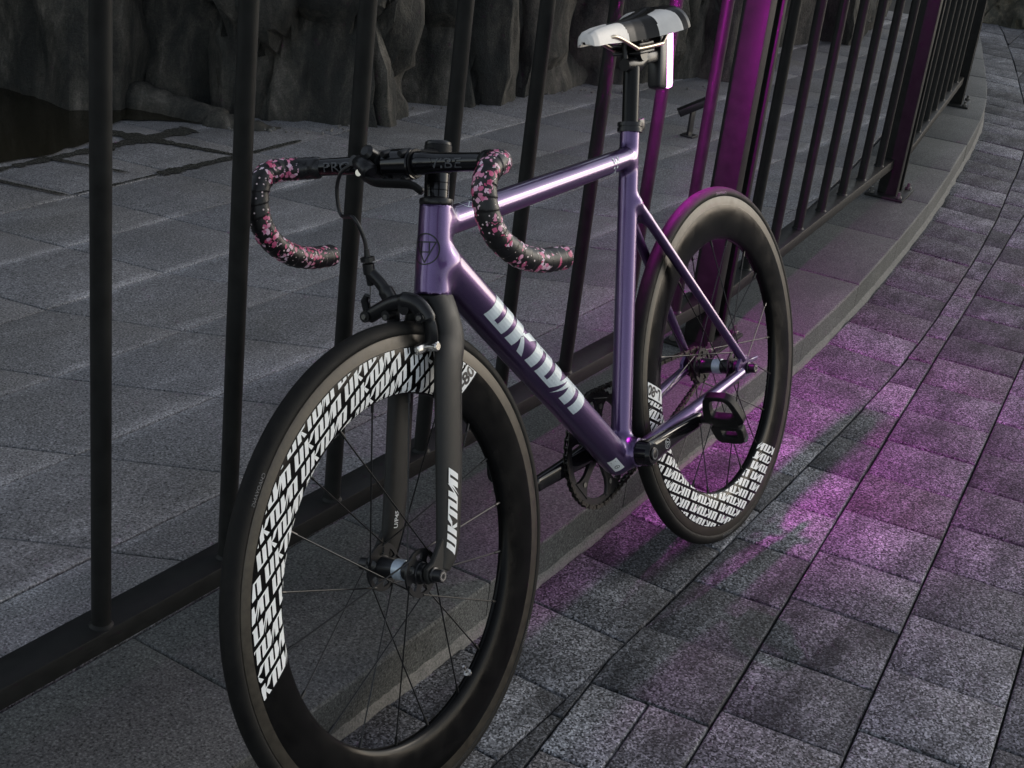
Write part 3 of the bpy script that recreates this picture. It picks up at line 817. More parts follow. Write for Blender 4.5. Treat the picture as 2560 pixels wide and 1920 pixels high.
# ---- headset, stem, handlebar
def along(p, d, k): return p + d * k
obj("headset_cup", tube([along(HT_T, HA, 0.0005), along(HT_T, HA, 0.0035), along(HT_T, HA, 0.0085), along(HT_T, HA, 0.0105)], [0.0225, 0.0236, 0.0228, 0.0185], 40), M['black'], bike)
obj("headset_cup", tube([along(HT_B, HA, -0.0005), along(HT_B, HA, -0.004)], [0.0258, 0.0245], 40), M['black'], bike)
STK = along(HT_T, HA, 0.0630)      # stem centre on the steerer
obj("spacer", join(*[tube([along(HT_T, HA, a), along(HT_T, HA, a + 0.0005), along(HT_T, HA, b - 0.0005), along(HT_T, HA, b)], [0.0166, 0.0172, 0.0172, 0.0166], 32) for a, b in ((0.0105, 0.0205), (0.0206, 0.0305), (0.0306, 0.0435))]), M['gloss'], bike)
CL = Vector((0.864, 0, 0.8655))    # bar clamp centre
st = empty("stem", parent=bike)
obj("body", join(tube([along(STK, HA, -0.0190), along(STK, HA, -0.0175), along(STK, HA, 0.0175), along(STK, HA, 0.0190)], [0.0178, 0.0190, 0.0190, 0.0178], 32),
                 tube([STK + Vector((0.004, 0, 0.001)), STK.lerp(CL, 0.35), STK.lerp(CL, 0.7), CL + Vector((-0.012, 0, 0))], [(0.0165, 0.0165), (0.0150, 0.0155), (0.0165, 0.016), (0.022, 0.0185)], 24),
                 tube([CL + Vector((0, -0.0225, 0)), CL + Vector((0, -0.0215, 0)), CL + Vector((0, 0.0215, 0)), CL + Vector((0, 0.0225, 0))], [0.0188, 0.0198, 0.0198, 0.0188], 32)), M['matte'], st)
obj("face_plate", tube([CL + Vector((0.004, -0.0215, 0)), CL + Vector((0.004, -0.0200, 0)), CL + Vector((0.004, 0.0200, 0)), CL + Vector((0.004, 0.0215, 0))], [0.0190, 0.0205, 0.0205, 0.0190], 32), M['gloss'], st)
for sy in (-1, 1):
    for sz in (-1, 1):
        q = CL + Vector((0.012, sy * 0.0145, sz * 0.0165))
        obj("bolt", tube([q + Vector((-0.010, 0, 0)), q + Vector((0.0105, 0, 0)), q + Vector((0.012, 0, 0))], [0.0048, 0.0048, 0.0038], 14), M['black'], st)
cap_ = along(STK, HA, 0.019)
obj("top_cap", tube([cap_, along(cap_, HA, 0.0030), along(cap_, HA, 0.0052)], [0.0182, 0.0180, 0.0150], 32), M['black'], st)

hbp = empty("handlebar", parent=bike)
tops = [(CL.x, 0, CL.z), (CL.x, 0.030, CL.z), (CL.x + .001, 0.055, CL.z), (CL.x + 0.004, 0.10, CL.z), (CL.x + 0.009, 0.140, CL.z), (0.8815, 0.158, 0.8660), (0.893, 0.1725, 0.8675)]
rads = [0.0159, 0.0159, 0.0135, 0.0122, 0.0120, 0.0120, 0.0120]
allp = [(x, -y, z) for x, y, z in tops[:0:-1]] + tops; allr = rads[:0:-1] + rads
sp_ = spline(allp, 5); rr = []
for i in range(len(sp_)):
    t = i / 5; k = min(int(t), len(allr) - 2); rr.append(allr[k] + (allr[k + 1] - allr[k]) * (t - k))
obj("bar_tops", tube(sp_, rr, 24), M['gloss'], hbp)
drop = [(0.8875, 0.1660, 0.8670), (0.902, 0.1790, 0.8685), (0.918, 0.1840, 0.8690), (0.936, 0.1855, 0.8640), (0.9485, 0.1860, 0.8510), (0.9535, 0.1870, 0.8330), (0.9530, 0.1880, 0.8130), (0.9440, 0.1895, 0.7880), (0.9230, 0.1915, 0.7660), (0.8930, 0.1935, 0.7470), (0.8580, 0.1955, 0.7355), (0.8290, 0.1970, 0.7310), (0.8100, 0.1982, 0.7285)]
def wrap(s, a):
    ph = (s / 0.0155 + a / (2 * math.pi)) % 1.0
    return 0.945 + 0.085 * ph if ph < 0.92 else 0.945 + 0.085 * (1 - ph) / 0.08 * 0.92
for s in (1, -1):
    path = spline([(x, s * y, z) for x, y, z in drop], 16)
    obj("bar_tape", tube(path, 0.0160, 40, rfun=wrap if s > 0 else (lambda q, a: wrap(q, -a))), M['tape'], hbp, angle=28, label="black bar tape with pink blossom print")
    fin = [q for q in spline([(x, s * y, z) for x, y, z in [(CL.x + 0.008, 0.136, CL.z), (0.8795, 0.156, 0.8660), (0.8905, 0.1695, 0.8673), (0.898, 0.176, 0.868)]], 6)]
    obj("finishing_tape", tube(fin, [0.0126] + [0.0150 + 0.0003 * (k % 3) for k in range(len(fin) - 2)] + [0.0158], 24), M['finish'], hbp)
    e1 = Vector((0.8100, s * 0.1982, 0.7285)); ed = (e1 - Vector((0.8290, s * 0.1970, 0.7310))).normalized()
    obj("end_plug", tube([e1, e1 + ed * 0.003, e1 + ed * 0.0045], [0.0152, 0.0140, 0.009], 24), M['tape'], hbp)
T = text_polys("VIBE", 0.019, 0.0); Wd = max(x for q in T for x, y in q)
def outline(T, f): return mapped(T, f)
obj("lettering", mapped([[(x * 1.5, y - 0.006) for x, y in q] for q in T], on_cyl((CL.x + 0.002, 0.052, CL.z), (0.035, 1, 0), (1, 0, 0.05), 0.0134)), M['grey'], hbp, angle=60)
T = text_polys("PRO", 0.019, 0.0)
obj("lettering", mapped([[(x * 1.35, y - 0.006) for x, y in q] for q in T], on_cyl((CL.x + 0.008, -0.125, CL.z), (-0.06, 1, 0), (1, 0, 0.1), 0.0128)), M['grey'], hbp, angle=60)

# ---- brake lever beside the stem
bl = empty("brake_lever", parent=bike)
bc = Vector((CL.x, -0.043, CL.z))
obj("clamp", tube([bc + Vector((0, -0.011, 0)), bc + Vector((0, -0.010, 0)), bc + Vector((0, 0.010, 0)), bc + Vector((0, 0.011, 0))], [0.0175, 0.0190, 0.0190, 0.0175], 28), M['black'], bl)
obj("body", join(tube(spline([bc + Vector((0.012, -0.018, 0.006)), bc + Vector((0.026, -0.004, 0.004)), bc + Vector((0.032, 0.012, -0.006))], 6), [(0.013, 0.010)] * 6 + [(0.012, 0.011)] * 6 + [(0.009, 0.008)], 18),
                 tube([bc + Vector((0.008, 0.0, 0.012)), bc + Vector((0.020, 0.0, 0.020)), bc + Vector((0.024, 0.0, 0.0225))], [0.011, 0.0105, 0.006], 16),
                 tube([bc + Vector((0.010, -0.024, 0.004)), bc + Vector((0.020, -0.026, 0.010))], [0.008, 0.0075], 14)), M['black'], bl)
obj("lever", tube(spline([bc + Vector((0.030, -0.002, -0.012)), bc + Vector((0.036, 0.020, -0.018)), bc + Vector((0.036, 0.048, -0.020)), bc + Vector((0.034, 0.078, -0.023)), bc + Vector((0.030, 0.092, -0.034))], 7), [(0.0045, 0.0085)] * 22 + [(0.0045, 0.0075)] * 6 + [(0.003, 0.005)], 14), M['matte'], bl)
obj("pivot_bolt", tube([bc + Vector((0.028, -0.004, -0.006)), bc + Vector((0.040, -0.0025, -0.004))], [0.0052, 0.0046], 14), M['silver'], bl)

# ---- fork
fk = empty("fork", parent=bike)
C0 = along(HT_B, HA, -0.004); FA = Vector((WB, 0, RW))
crown = spline([C0 + HA * 0.002, along(HT_B, HA, -0.016), along(HT_B, HA, -0.030)], 5)
def blade(s):
    p = [along(HT_B, HA, -0.004) + Vector((0, s * 0.0125, 0)), along(HT_B, HA, -0.026) + Vector((-0.001, s * 0.0215, 0)), along(HT_B, HA, -0.058) + Vector((-0.003, s * 0.0305, 0)),
         Vector((0.8770, s * 0.0385, 0.588)), Vector((0.9105, s * 0.0440, 0.463)), Vector((0.9410, s * 0.0480, 0.362)), Vector((0.9590, s * 0.0490, 0.332))]
    r = [(0.0135, 0.0255), (0.0135, 0.0262), (0.0125, 0.0268), (0.0115, 0.0268), (0.0105, 0.0258), (0.0095, 0.0225), (0.0065, 0.0120)]
    P = spline(p, 6); R_ = []
    for i in range(len(P)):
        t = i / 6; k = min(int(t), len(r) - 2); f = t - k; R_.append((r[k][0] + (r[k + 1][0] - r[k][0]) * f, r[k][1] + (r[k + 1][1] - r[k][1]) * f))
    return P, R_
obj("crown", tube(crown, [(0.0252, 0.0252)] * 4 + [(0.0255, 0.0250)] * 4 + [(0.024, 0.023)] * 2 + [(0.020, 0.021)], 28), M['fork'], fk)
BL = {}
for s in (1, -1):
    P, R_ = blade(s); BL[s] = (P, R_)
    obj("blade", tube(P, R_, 28), M['fork'], fk)
    tip = [(WB - 0.060, RW + 0.022), (WB - 0.030, RW + 0.040), (WB - 0.004, RW + 0.016), (WB + 0.010, RW + 0.012), (WB + 0.013, RW + 0.002), (WB + 0.010, RW - 0.010), (WB - 0.004, RW - 0.013), (WB - 0.030, RW - 0.010), (WB - 0.048, RW - 0.004)]
    y0 = 0.0455 if s > 0 else -0.0535
    obj("fork_tip", prism(tip, y0, y0 + 0.008, 0.0015), M['fork'], fk)
def arc(P):
    a = [0.0]
    for i in range(len(P) - 1): a.append(a[-1] + (P[i + 1] - P[i]).length)
    return [v / a[-1] for v in a]
def blade_at(s, t):
    P, R_ = BL[s]; A = arc(P); k = max(0, min(len(P) - 2, int(np.searchsorted(A, t)) - 1)); fr = (t - A[k]) / max(1e-9, A[k + 1] - A[k])
    return P[k].lerp(P[k + 1], fr), (P[k + 1] - P[k]).normalized(), R_[k][0] + (R_[k + 1][0] - R_[k][0]) * fr, R_[k][1] + (R_[k + 1][1] - R_[k][1]) * fr
def on_blade(s, lift=0.0007):
    def f(t, w):   # t 0..1 from crown to tip, w across (metres, towards the front)
        c, ax, ra, rb = blade_at(s, t); ra += lift; rb += lift
        n = Vector((0, s, 0)); n = (n - ax * n.dot(ax)).normalized(); b = Vector((1, 0, 0)); b = (b - ax * b.dot(ax) - n * b.dot(n)).normalized()
        sn = max(-0.97, min(0.97, w / rb)); return c + n * (ra * math.sqrt(1 - sn * sn)) + b * w
    return f
fbL = on_blade(1); blen = sum((BL[1][0][i + 1] - BL[1][0][i]).length for i in range(len(BL[1][0]) - 1))
hF = 0.0195; wF = 0.0200
LF = [c for q in word(0.5, 1.0) for c in subdiv([(x * wF, (y - 0.5) * hF) for x, y in q], 0.004)]
obj("lettering", mapped(LF, lambda x, y: fbL(0.945 - x / blen, y + 0.0035)), M['white'], fk, angle=60, label="white block lettering on the left fork blade")
for a, b in ((0.26, 0.46), (0.50, 0.69), (0.74, 0.93)):
    obj("groove", mapped(subdiv([(a, -0.0175), (b, -0.0175), (b, -0.0150), (a, -0.0150)], 0.03), lambda t, w: fbL(t, w)), M['slot'], fk, angle=60)
fbR = on_blade(-1)
def inner_face(t, w):
    c, ax, ra, rb = blade_at(-1, t)
    return c + Vector((0.95 * w, ra * math.sqrt(max(0.1, 1 - (w / rb) ** 2)) + 0.0009, 0.28 * w))
T = text_polys("U/P45", 0.010, 0.0002)
obj("lettering", mapped([[(0.875 - x / blen, 0.003 + y) for x, y in q] for q in T], inner_face), M['white'], fk, angle=60)

# ---- wheels
def rim_y(r):
    return float(np.interp(r, [0.2385, 0.2395, 0.2425, 0.2475, 0.258, 0.272, 0.288, 0.3005, 0.3035, 0.318], [0.0, 0.0045, 0.0074, 0.0092, 0.0113, 0.0129, 0.0136, 0.0131, 0.0127, 0.0127]))
rs_ = [0.2385, 0.2395, 0.2425, 0.2475, 0.258, 0.272, 0.288, 0.300, 0.3025]
prof_body = [(r, -rim_y(r)) for r in rs_[::-1]] + [(r, rim_y(r)) for r in rs_[1:]]
NSEG = 160
vf_rim = lathe(prof_body, NSEG); vf_rim = (vf_rim[0], vf_rim[1][:-2])
vf_track = []
for s in (1, -1):
    pr = [(0.3025, s * rim_y(0.3025)), (0.3034, s * 0.01265), (0.3176, s * 0.01275), (0.3184, s * 0.0122), (0.3184, s * 0.0095)]
    q = lathe(pr if s > 0 else pr[::-1], NSEG); vf_track.append((q[0], q[1][:-2]))
vf_track = join(*vf_track)
tp = []
for k in range(27):
    a = math.radians(-118 + 236 * k / 26); rr_ = 0.0131
    tp.append((0.3230 + rr_ * math.cos(a), rr_ * math.sin(a) * (1.0 if math.cos(a) > -0.15 else 1.0 - 0.35 * (-0.15 - math.cos(a)))))
q = lathe(tp, NSEG); vf_tyre = (q[0], q[1][:-2])
# printed pattern: rows of the word across half of the rim
PER = 0.1215; RH = 0.0160; RP = 0.0212
pat = []
for row in range(10):
    n0 = 0.098 + RP * row
    for k in range(-4, 5):
        d0 = -0.069 + PER * k
        for g in word(0.51, 1.0):
            q0 = [(d0 + x * 0.0205, n0 + y * RH) for x, y in g]
            if min(math.hypot(*p) for p in q0) > 0.304 or max(math.hypot(*p) for p in q0) < 0.238: continue
            pat += subdiv(q0, 0.0085)
def clip_ann(pat, r0, r1):
    out = []
    for q in pat:
        cx = sum(p[0] for p in q) / len(q); cy = sum(p[1] for p in q) / len(q); L = math.hypot(cx, cy); nx, ny = cx / L, cy / L
        q = clip(clip(q, nx, ny, r0), -nx, -ny, -r1)
        if len(q) >= 3 and abs(area(q)) > 4e-8: out.append(q)
    return out
STICK = (0.214, 0.2975, 0.100, 0.124)   # d0,d1,n0,n1 of the white sticker
pat = [q for q in clip_ann(pat, 0.2412, 0.3010) if not (sum(p[0] for p in q) / len(q) > STICK[0] - 0.004 and sum(p[1] for p in q) / len(q) < STICK[3] + 0.003)]
stk = clip_ann(subdiv([(STICK[0], STICK[2]), (STICK[1], STICK[2]), (STICK[1], STICK[3]), (STICK[0], STICK[3])], 0.008), 0.2425, 0.3010)
T80 = text_polys("L-80", 0.0245, 0.0008)
txt = clip_ann([c for q in T80 for c in subdiv([(x * 1.18 + 0.2285, y + 0.1035) for x, y in q], 0.008)], 0.2425, 0.300)
DANG = math.radians(152.9); dX, dZ = math.cos(DANG), math.sin(DANG)
def on_rim(side, lift):
    def f(d, n):
        r = math.hypot(d, n); y = rim_y(r) + lift
        if side > 0: x, z = d * dX + n * dZ, d * dZ - n * dX
        else: x, z = -d * dX + n * dZ, d * dZ + n * dX       # seen from the other side
        return Vector((x, side * y, z))
    return f
def wheel(name, loc, rot, rear):
    w = empty(name, loc, bike, rot=(0, rot, 0))
    obj("rim", vf_rim, M['rim'], w, angle=40); obj("brake_track", vf_track, M['track'], w, angle=40); obj("tyre", vf_tyre, M['tyre'], w, angle=50)
    for s in (1, -1):
        p = mapped(pat, on_rim(s, 0.0005)); obj("rim_lettering", p, M['white'], w, angle=60, label="rows of white lettering printed round the rim")
        obj("rim_sticker", mapped(stk, on_rim(s, 0.0005)), M['white'], w, angle=60); obj("sticker_lettering", mapped(txt, on_rim(s, 0.0009)), M['ink'], w, angle=60)
    # tyre maker's name on the side wall
    T = text_polys("CHAOYANG", 0.0075, 0.0001); Wt = max(x for q in T for x, y in q)
    for ang in (math.radians(40), math.radians(220)):
        def ft(x, y, ang=ang):
            a = ang - (x - Wt / 2) / 0.3245; r = 0.3215 + y; v = max(-0.99, min(0.99, (r - 0.3228) / 0.0132)); return Vector((r * math.cos(a), 0.0132 * math.sqrt(1 - v * v) + 0.0004, r * math.sin(a)))
        obj("tyre_lettering", mapped(T, ft), M['grey'], w, angle=60)
    # hub
    fy = 0.0325 if not rear else 0.0335; hb_ = []
    body = lathe([(0.0105, -fy - 0.012), (0.0140, -fy - 0.010), (0.0140, -fy - 0.003), (0.0165, -fy), (0.0150, -fy + 0.004), (0.0132, -0.014), (0.0128, 0.0), (0.0132, 0.014), (0.0150, fy - 0.004), (0.0165, fy), (0.0140, fy + 0.003), (0.0140, fy + 0.010), (0.0105, fy + 0.012)], 40)
    obj("hub", body, M['black'], w)
    obj("hub_band", lathe([(0.0134, -0.0085), (0.0143, -0.0080), (0.0143, 0.0080), (0.0134, 0.0085)], 40), M['hubband'], w)
    for s in (1, -1):      # drilled high flanges
        bm = bmesh.new(); ring = 36; NH = 6
        outer = [(0.0335 * math.cos(2 * math.pi * k / 72), 0.0335 * math.sin(2 * math.pi * k / 72)) for k in range(72)]
        V = []; F = []
        # radial web built as polar cells with lens shaped holes left open
        na = 72; rad_ = [0.0150, 0.0175, 0.0200, 0.0225, 0.0250, 0.0275, 0.0335]
        for yy in (s * fy - 0.0016, s * fy + 0.0016):
            for i in range(na):
                for r in rad_:
                    a = 2 * math.pi * i / na; V.append((r * math.cos(a), yy, r * math.sin(a)))
        nr = len(rad_)
        def hole(i, j):
            c = ((i + 0.5) % (na / NH)) / (na / NH) - 0.5
            return 1 <= j <= 4 and abs(c) < (0.14, 0.24, 0.27, 0.22)[j - 1]
        base = na * nr
        for i in range(na):
            i2 = (i + 1) % na
            for j in range(nr - 1):
                if hole(i, j): continue
                a, b, c, d = i * nr + j, i2 * nr + j, i2 * nr + j + 1, i * nr + j + 1
                F.append((a, d, c, b)); F.append((a + base, b + base, c + base, d + base))
                for (p, q_, ii, jj) in ((a, b, i, j - 1), (d, c, i, j + 1), (a, d, i - 1, j), (b, c, i + 1, j)):
                    if jj < 0 or jj >= nr - 1 or hole(ii % na, jj): F.append((p, q_, q_ + base, p + base))
        bm = bmesh.new(); vv = [bm.verts.new(v) for v in V]
        for f in F:
            try: bm.faces.new([vv[k] for k in f])
            except ValueError: pass
        bmesh.ops.delete(bm, geom=[v for v in bm.verts if not v.link_faces], context='VERTS')
        bmesh.ops.recalc_face_normals(bm, faces=bm.faces)
        obj("hub_flange", from_bm(bm), M['black'], w, angle=40)
        # axle nut with hex socket
        y0 = s * (0.0545 if not rear else 0.0615); L = 0.0155
        obj("axle_nut", join(lathe([(0.0, s * (fy + 0.010)), (0.0048, s * (fy + 0.010)), (0.0048, y0)][::(1 if s > 0 else -1)], 16),
                             lathe([(0.0105, y0), (0.0105, y0 + s * 0.002), (0.0088, y0 + s * 0.003), (0.0088, y0 + s * (L - 0.001)), (0.0080, y0 + s * L)][::(1 if s > 0 else -1)], 30)), M['black'], w)
        obj("axle_end", lathe([(0.0034, y0 + s * (L - 0.003)), (0.0034, y0 + s * (L + 0.0002)), (0.0066, y0 + s * (L + 0.0002)), (0.0066, y0 + s * (L - 0.004))][::(1 if s > 0 else -1)], 24), M['silver'], w)
    NS = 20
    for k in range(NS):
        a = math.radians(16.2 + 18 * k) + (0 if not rear else 0) ; s = 1 if k % 2 else -1; lead = 1 if (k // 2) % 2 else -1
        ha = a + lead * math.radians(62)
        p0 = Vector((0.0305 * math.cos(ha), s * (fy + 0.0022 * lead), 0.0305 * math.sin(ha))); p1 = Vector((0.2392 * math.cos(a), s * 0.0012, 0.2392 * math.sin(a)))
        pn = p1 + (p0 - p1).normalized() * 0.013
        obj("spoke", join(tube([p0, pn], 0.00115, 6), tube([pn, p1 + (p1 - p0).normalized() * 0.004], 0.0021, 8)), M['spoke'], w)
    if not rear:
        a = math.radians(-118); d = Vector((math.cos(a), 0, math.sin(a))); q = d * 0.2395
        obj("valve", join(tube([q, q - d * 0.010, q - d * 0.0102, q - d * 0.019], [0.0032, 0.0032, 0.0022, 0.0022], 10), tube([q - d * 0.001, q - d * 0.004], 0.0058, 12)), M['silver'], w)
    return w
wheel("front_wheel", (WB, 0, RW), 0.0, False)
rw = wheel("rear_wheel", (0, 0, RW), math.radians(122.3), True)

# ---- front brake caliper (in front of the crown)
bk = empty("front_brake", parent=bike)
BX = Vector((0.876, 0, 0.655))
bolt = along(HT_B, HA, -0.020) + Vector((0.032, 0, 0.011))
def bp(x, y, z): return bolt + Vector((x, y, z))
obj("mount_bolt", tube([bp(-0.012, 0, 0), bp(0.030, 0, 0.004)], [0.0065, 0.0060], 16), M['black'], bk)
# arm from the left shoe over the top to the cable anchor on the right
armA = spline([bp(0.018, 0.0275, -0.047), bp(0.019, 0.0325, -0.030), bp(0.019, 0.0300, -0.010), bp(0.020, 0.018, 0.008), bp(0.021, 0.000, 0.014), bp(0.022, -0.022, 0.011), bp(0.024, -0.046, 0.001), bp(0.025, -0.064, -0.008)], 6)
obj("arm", tube(armA, [(0.0105, 0.0065)] * 12 + [(0.0125, 0.0105)] * 14 + [(0.010, 0.0085)] * (len(armA) - 26), 14), M['black'], bk)
armB = spline([bp(0.014, -0.0275, -0.047), bp(0.014, -0.034, -0.028), bp(0.014, -0.031, -0.004), bp(0.014, -0.034, 0.016), bp(0.016, -0.044, 0.036), bp(0.018, -0.058, 0.052)], 6)
obj("arm", tube(armB, [(0.0100, 0.0065)] * 14 + [(0.0115, 0.0100)] * 8 + [(0.0085, 0.0080)] * (len(armB) - 22), 14), M['black'], bk)
obj("pivot", join(tube([bp(0.010, 0.026, -0.008), bp(0.032, 0.026, -0.006)], [0.0075, 0.0070], 16), tube([bp(0.008, 0, 0.004), bp(0.030, 0, 0.006)], [0.0095, 0.009], 18), tube([bp(0.012, -0.030, -0.006), bp(0.033, -0.030, -0.004)], [0.0075, 0.007], 16)), M['black'], bk)
for s_, yy in ((1, 0.026), (-1, -0.030)): obj("bolt", tube([bp(0.032, yy, -0.006), bp(0.0345, yy, -0.0058)], [0.0040, 0.0034], 14), M['zinc'], bk)
for s in (1, -1):
    yb = 0.0215 * s
    obj("pad_holder", box(0.0 + bp(-0.004, 0, 0).x, bp(0.043, 0, 0).x, min(yb - 0.0055, yb + 0.0055), max(yb - 0.0055, yb + 0.0055), bp(0, 0, -0.0555).z, bp(0, 0, -0.0410).z, 0.0040), M['silver'], bk)
    obj("pad", box(bp(-0.006, 0, 0).x, bp(0.045, 0, 0).x, min(s * 0.0135, s * 0.0165), max(s * 0.0135, s * 0.0165), bp(0, 0, -0.053).z, bp(0, 0, -0.043).z, 0.001), M['tyre'], bk)
    obj("pad_bolt", tube([bp(0.018, s * 0.0255, -0.048), bp(0.018, s * 0.0395, -0.048), bp(0.018, s * 0.0410, -0.048)], [0.0070, 0.0070, 0.005], 16), M['silver'], bk)
obj("cable_anchor", join(tube([bp(0.020, -0.064, -0.008), bp(0.036, -0.064, -0.006)], [0.0085, 0.008], 16), tube([bp(0.025, -0.066, -0.004), bp(0.026, -0.068, 0.014), bp(0.026, -0.062, 0.022)], [0.006, 0.0055, 0.004], 12)), M['black'], bk)
obj("bolt", tube([bp(0.036, -0.064, -0.006), bp(0.0385, -0.064, -0.0055)], [0.0042, 0.0036], 14), M['zinc'], bk)
obj("barrel_adjuster", join(tube([bp(0.019, -0.0595, 0.034), bp(0.019, -0.0585, 0.050)], [0.0045, 0.0062], 14), tube([bp(0.019, -0.0585, 0.050), bp(0.019, -0.0580, 0.064)], [0.0082, 0.0082], 16), tube([bp(0.019, -0.058, 0.067), bp(0.019, -0.058, 0.073)], [0.0098, 0.0098], 10), tube([bp(0.019, -0.058, 0.073), bp(0.019, -0.0575, 0.084)], [0.0042, 0.0035], 12)), M['black'], bk)
obj("inner_wire", tube([bp(0.019, -0.0595, 0.036), bp(0.024, -0.0640, -0.004)], 0.0009, 6), M['zinc'], bk)
hs = spline([bc + Vector((0.018, -0.030, 0.004)), bc + Vector((0.024, -0.046, -0.006)), bc + Vector((0.026, -0.056, -0.030)), bc + Vector((0.028, -0.053, -0.062)), bp(0.026, -0.066, 0.128), bp(0.020, -0.0585, 0.100), bp(0.019, -0.058, 0.078)], 9)
obj("brake_cable", tube(hs, 0.0027, 10), M['black'], bike)

# ---- saddle, seatpost, tail light
sa = Vector((0.384, 0, 0.305)); sb = Vector((0.2525, 0, 0.8165)); sax = (sb - sa).normalized()
obj("seat_clamp", join(tube([sb + sax * -0.002, sb + sax * 0.0045], [0.0212, 0.0212], 32), tube([sb + sax * 0.0075, sb + sax * 0.0135], [0.0210, 0.0210], 32), tube([sb + sax * 0.004, sb + sax * 0.008], [0.0192, 0.0192], 32),
                       box(sb.x - 0.033, sb.x - 0.014, 0.0045, 0.012, sb.z - 0.004, sb.z + 0.016, 0.002), box(sb.x - 0.033, sb.x - 0.014, -0.012, -0.0045, sb.z - 0.004, sb.z + 0.016, 0.002)), M['black'], bike)
pt = sb + sax * 0.122
obj("seatpost", tube([sb + sax * -0.02, sb + sax * 0.110, sb + sax * 0.118], [0.0137, 0.0137, 0.0125], 32), M['post'], bike)
hx, hz = 0.216, 0.944
obj("post_head", join(tube([(hx - 0.002, -0.019, hz - 0.006), (hx - 0.002, 0.019, hz - 0.006)], [0.0125, 0.0125], 24), box(hx - 0.026, hx + 0.024, -0.0265, 0.0265, hz + 0.0065, hz + 0.012, 0.002), box(hx - 0.026, hx + 0.024, -0.0265, 0.0265, hz - 0.006, hz - 0.001, 0.002),
                      tube([(hx + 0.030, 0, hz - 0.030), (hx + 0.027, 0, hz + 0.016)], [0.0045, 0.0045], 12), tube([(hx - 0.028, 0, hz - 0.028), (hx - 0.026, 0, hz + 0.016)], [0.0045, 0.0045], 12),
                      tube([(hx + 0.034, 0, hz - 0.020), (hx, 0, hz - 0.022), (hx - 0.032, 0, hz - 0.018)], [0.010, 0.0165, 0.010], 16)), M['black'], bike)
sd = empty("saddle", parent=bike)
SX = [0.374, 0.372, 0.366, 0.355, 0.330, 0.300, 0.272, 0.246, 0.222, 0.200, 0.178, 0.158, 0.143, 0.131, 0.123, 0.119]
SW = [0.004, 0.010, 0.0155, 0.0185, 0.0195, 0.0205, 0.0220, 0.0250, 0.0310, 0.0415, 0.0540, 0.0640, 0.0685, 0.0660, 0.0560, 0.0400]
SZ = [0.9735, 0.9800, 0.9850, 0.9895, 0.9930, 0.9945, 0.9950, 0.9955, 0.9965, 0.9985, 1.0015, 1.0050, 1.0075, 1.0085, 1.0070, 1.0030]
SD = [0.004, 0.010, 0.018, 0.023, 0.026, 0.029, 0.031, 0.032, 0.032, 0.0315, 0.031, 0.031, 0.031, 0.031, 0.028, 0.020]
fx = np.linspace(0, len(SX) - 1, 181); ii = np.arange(len(SX))
def interp(a): return np.interp(fx, ii, a)
X_, W_, Z_, D_ = interp(SX), interp(SW), interp(SZ), interp(SD)
NV = 81; SV = []
for i in range(len(X_)):
    for k in range(NV):
        a = math.pi * (k / (NV - 1)) * 1.0; t = -math.cos(a)        # t -1..1 across
        e = 2.6
        y = W_[i] * math.copysign(abs(t) ** 0.62, t) if abs(t) > 1e-9 else 0.0
        zz = Z_[i] - D_[i] * (1 - (1 - abs(t) ** 3.0) ** 0.55) - 0.12 * W_[i] * abs(t) ** 1.6 - (0.0035 * math.exp(-(y / 0.007) ** 2) if 24 < i < 165 else 0)
        SV.append((X_[i], y, zz))
SF = []
for i in range(len(X_) - 1):
    for k in range(NV - 1): SF.append((i * NV + k, i * NV + k + 1, (i + 1) * NV + k + 1, (i + 1) * NV + k))
def sect(f):
    x = sum(SV[k][0] for k in f) / 4; y = abs(sum(SV[k][1] for k in f) / 4)
    if x > 0.266 + 1.3 * max(0, 0.022 - y): return 'nose'
    b0 = 0.198 - 0.12 * max(0, 0.045 - y); b1 = 0.156 + 0.18 * max(0, 0.05 - y)
    if b1 < x < b0 and y > 0.020: return 'band'
    return 'cover'
parts = {'nose': [], 'band': [], 'cover': []}
for f in SF: parts[sect(f)].append(f)
def solid(faces, th=0.0022):
    bm = bmesh.new(); mp = {}
    for f in faces:
        vs2 = []
        for k in f:
            if k not in mp: mp[k] = bm.verts.new(SV[k])
            vs2.append(mp[k])
        try: bm.faces.new(vs2)
        except ValueError: pass
    bmesh.ops.recalc_face_normals(bm, faces=bm.faces)
    up = sum((f.normal.z for f in bm.faces)); 
    if up < 0: bmesh.ops.reverse_faces(bm, faces=bm.faces)
    r = bmesh.ops.solidify(bm, geom=list(bm.faces), thickness=th)
    bmesh.ops.recalc_face_normals(bm, faces=bm.faces)
    return from_bm(bm)
parts['band2'] = [f for f in parts['band'] if SV[f[0]][1] < 0]; parts['band'] = [f for f in parts['band'] if SV[f[0]][1] >= 0]
for nm, mt in (('nose', 'saddlewhite'), ('band', 'saddlewhite'), ('band2', 'saddlewhite'), ('cover', 'saddle')):
    obj({'nose': 'nose_cover', 'band': 'wing_panel', 'band2': 'wing_panel', 'cover': 'cover'}[nm], solid(parts[nm], 0.003 if nm == 'cover' else 0.0034), M[mt], sd, angle=50)
obj("base_shell", tube(spline([(0.365, 0, 0.972), (0.30, 0, 0.971), (0.22, 0, 0.975), (0.16, 0, 0.982), (0.115, 0, 0.985)], 5), [(0.008, 0.004)] * 3 + [(0.014, 0.006)] * 7 + [(0.024, 0.006)] * 4 + [(0.045, 0.006)] * 4 + [(0.05, 0.005)] * 3, 20), M['saddle'], sd)
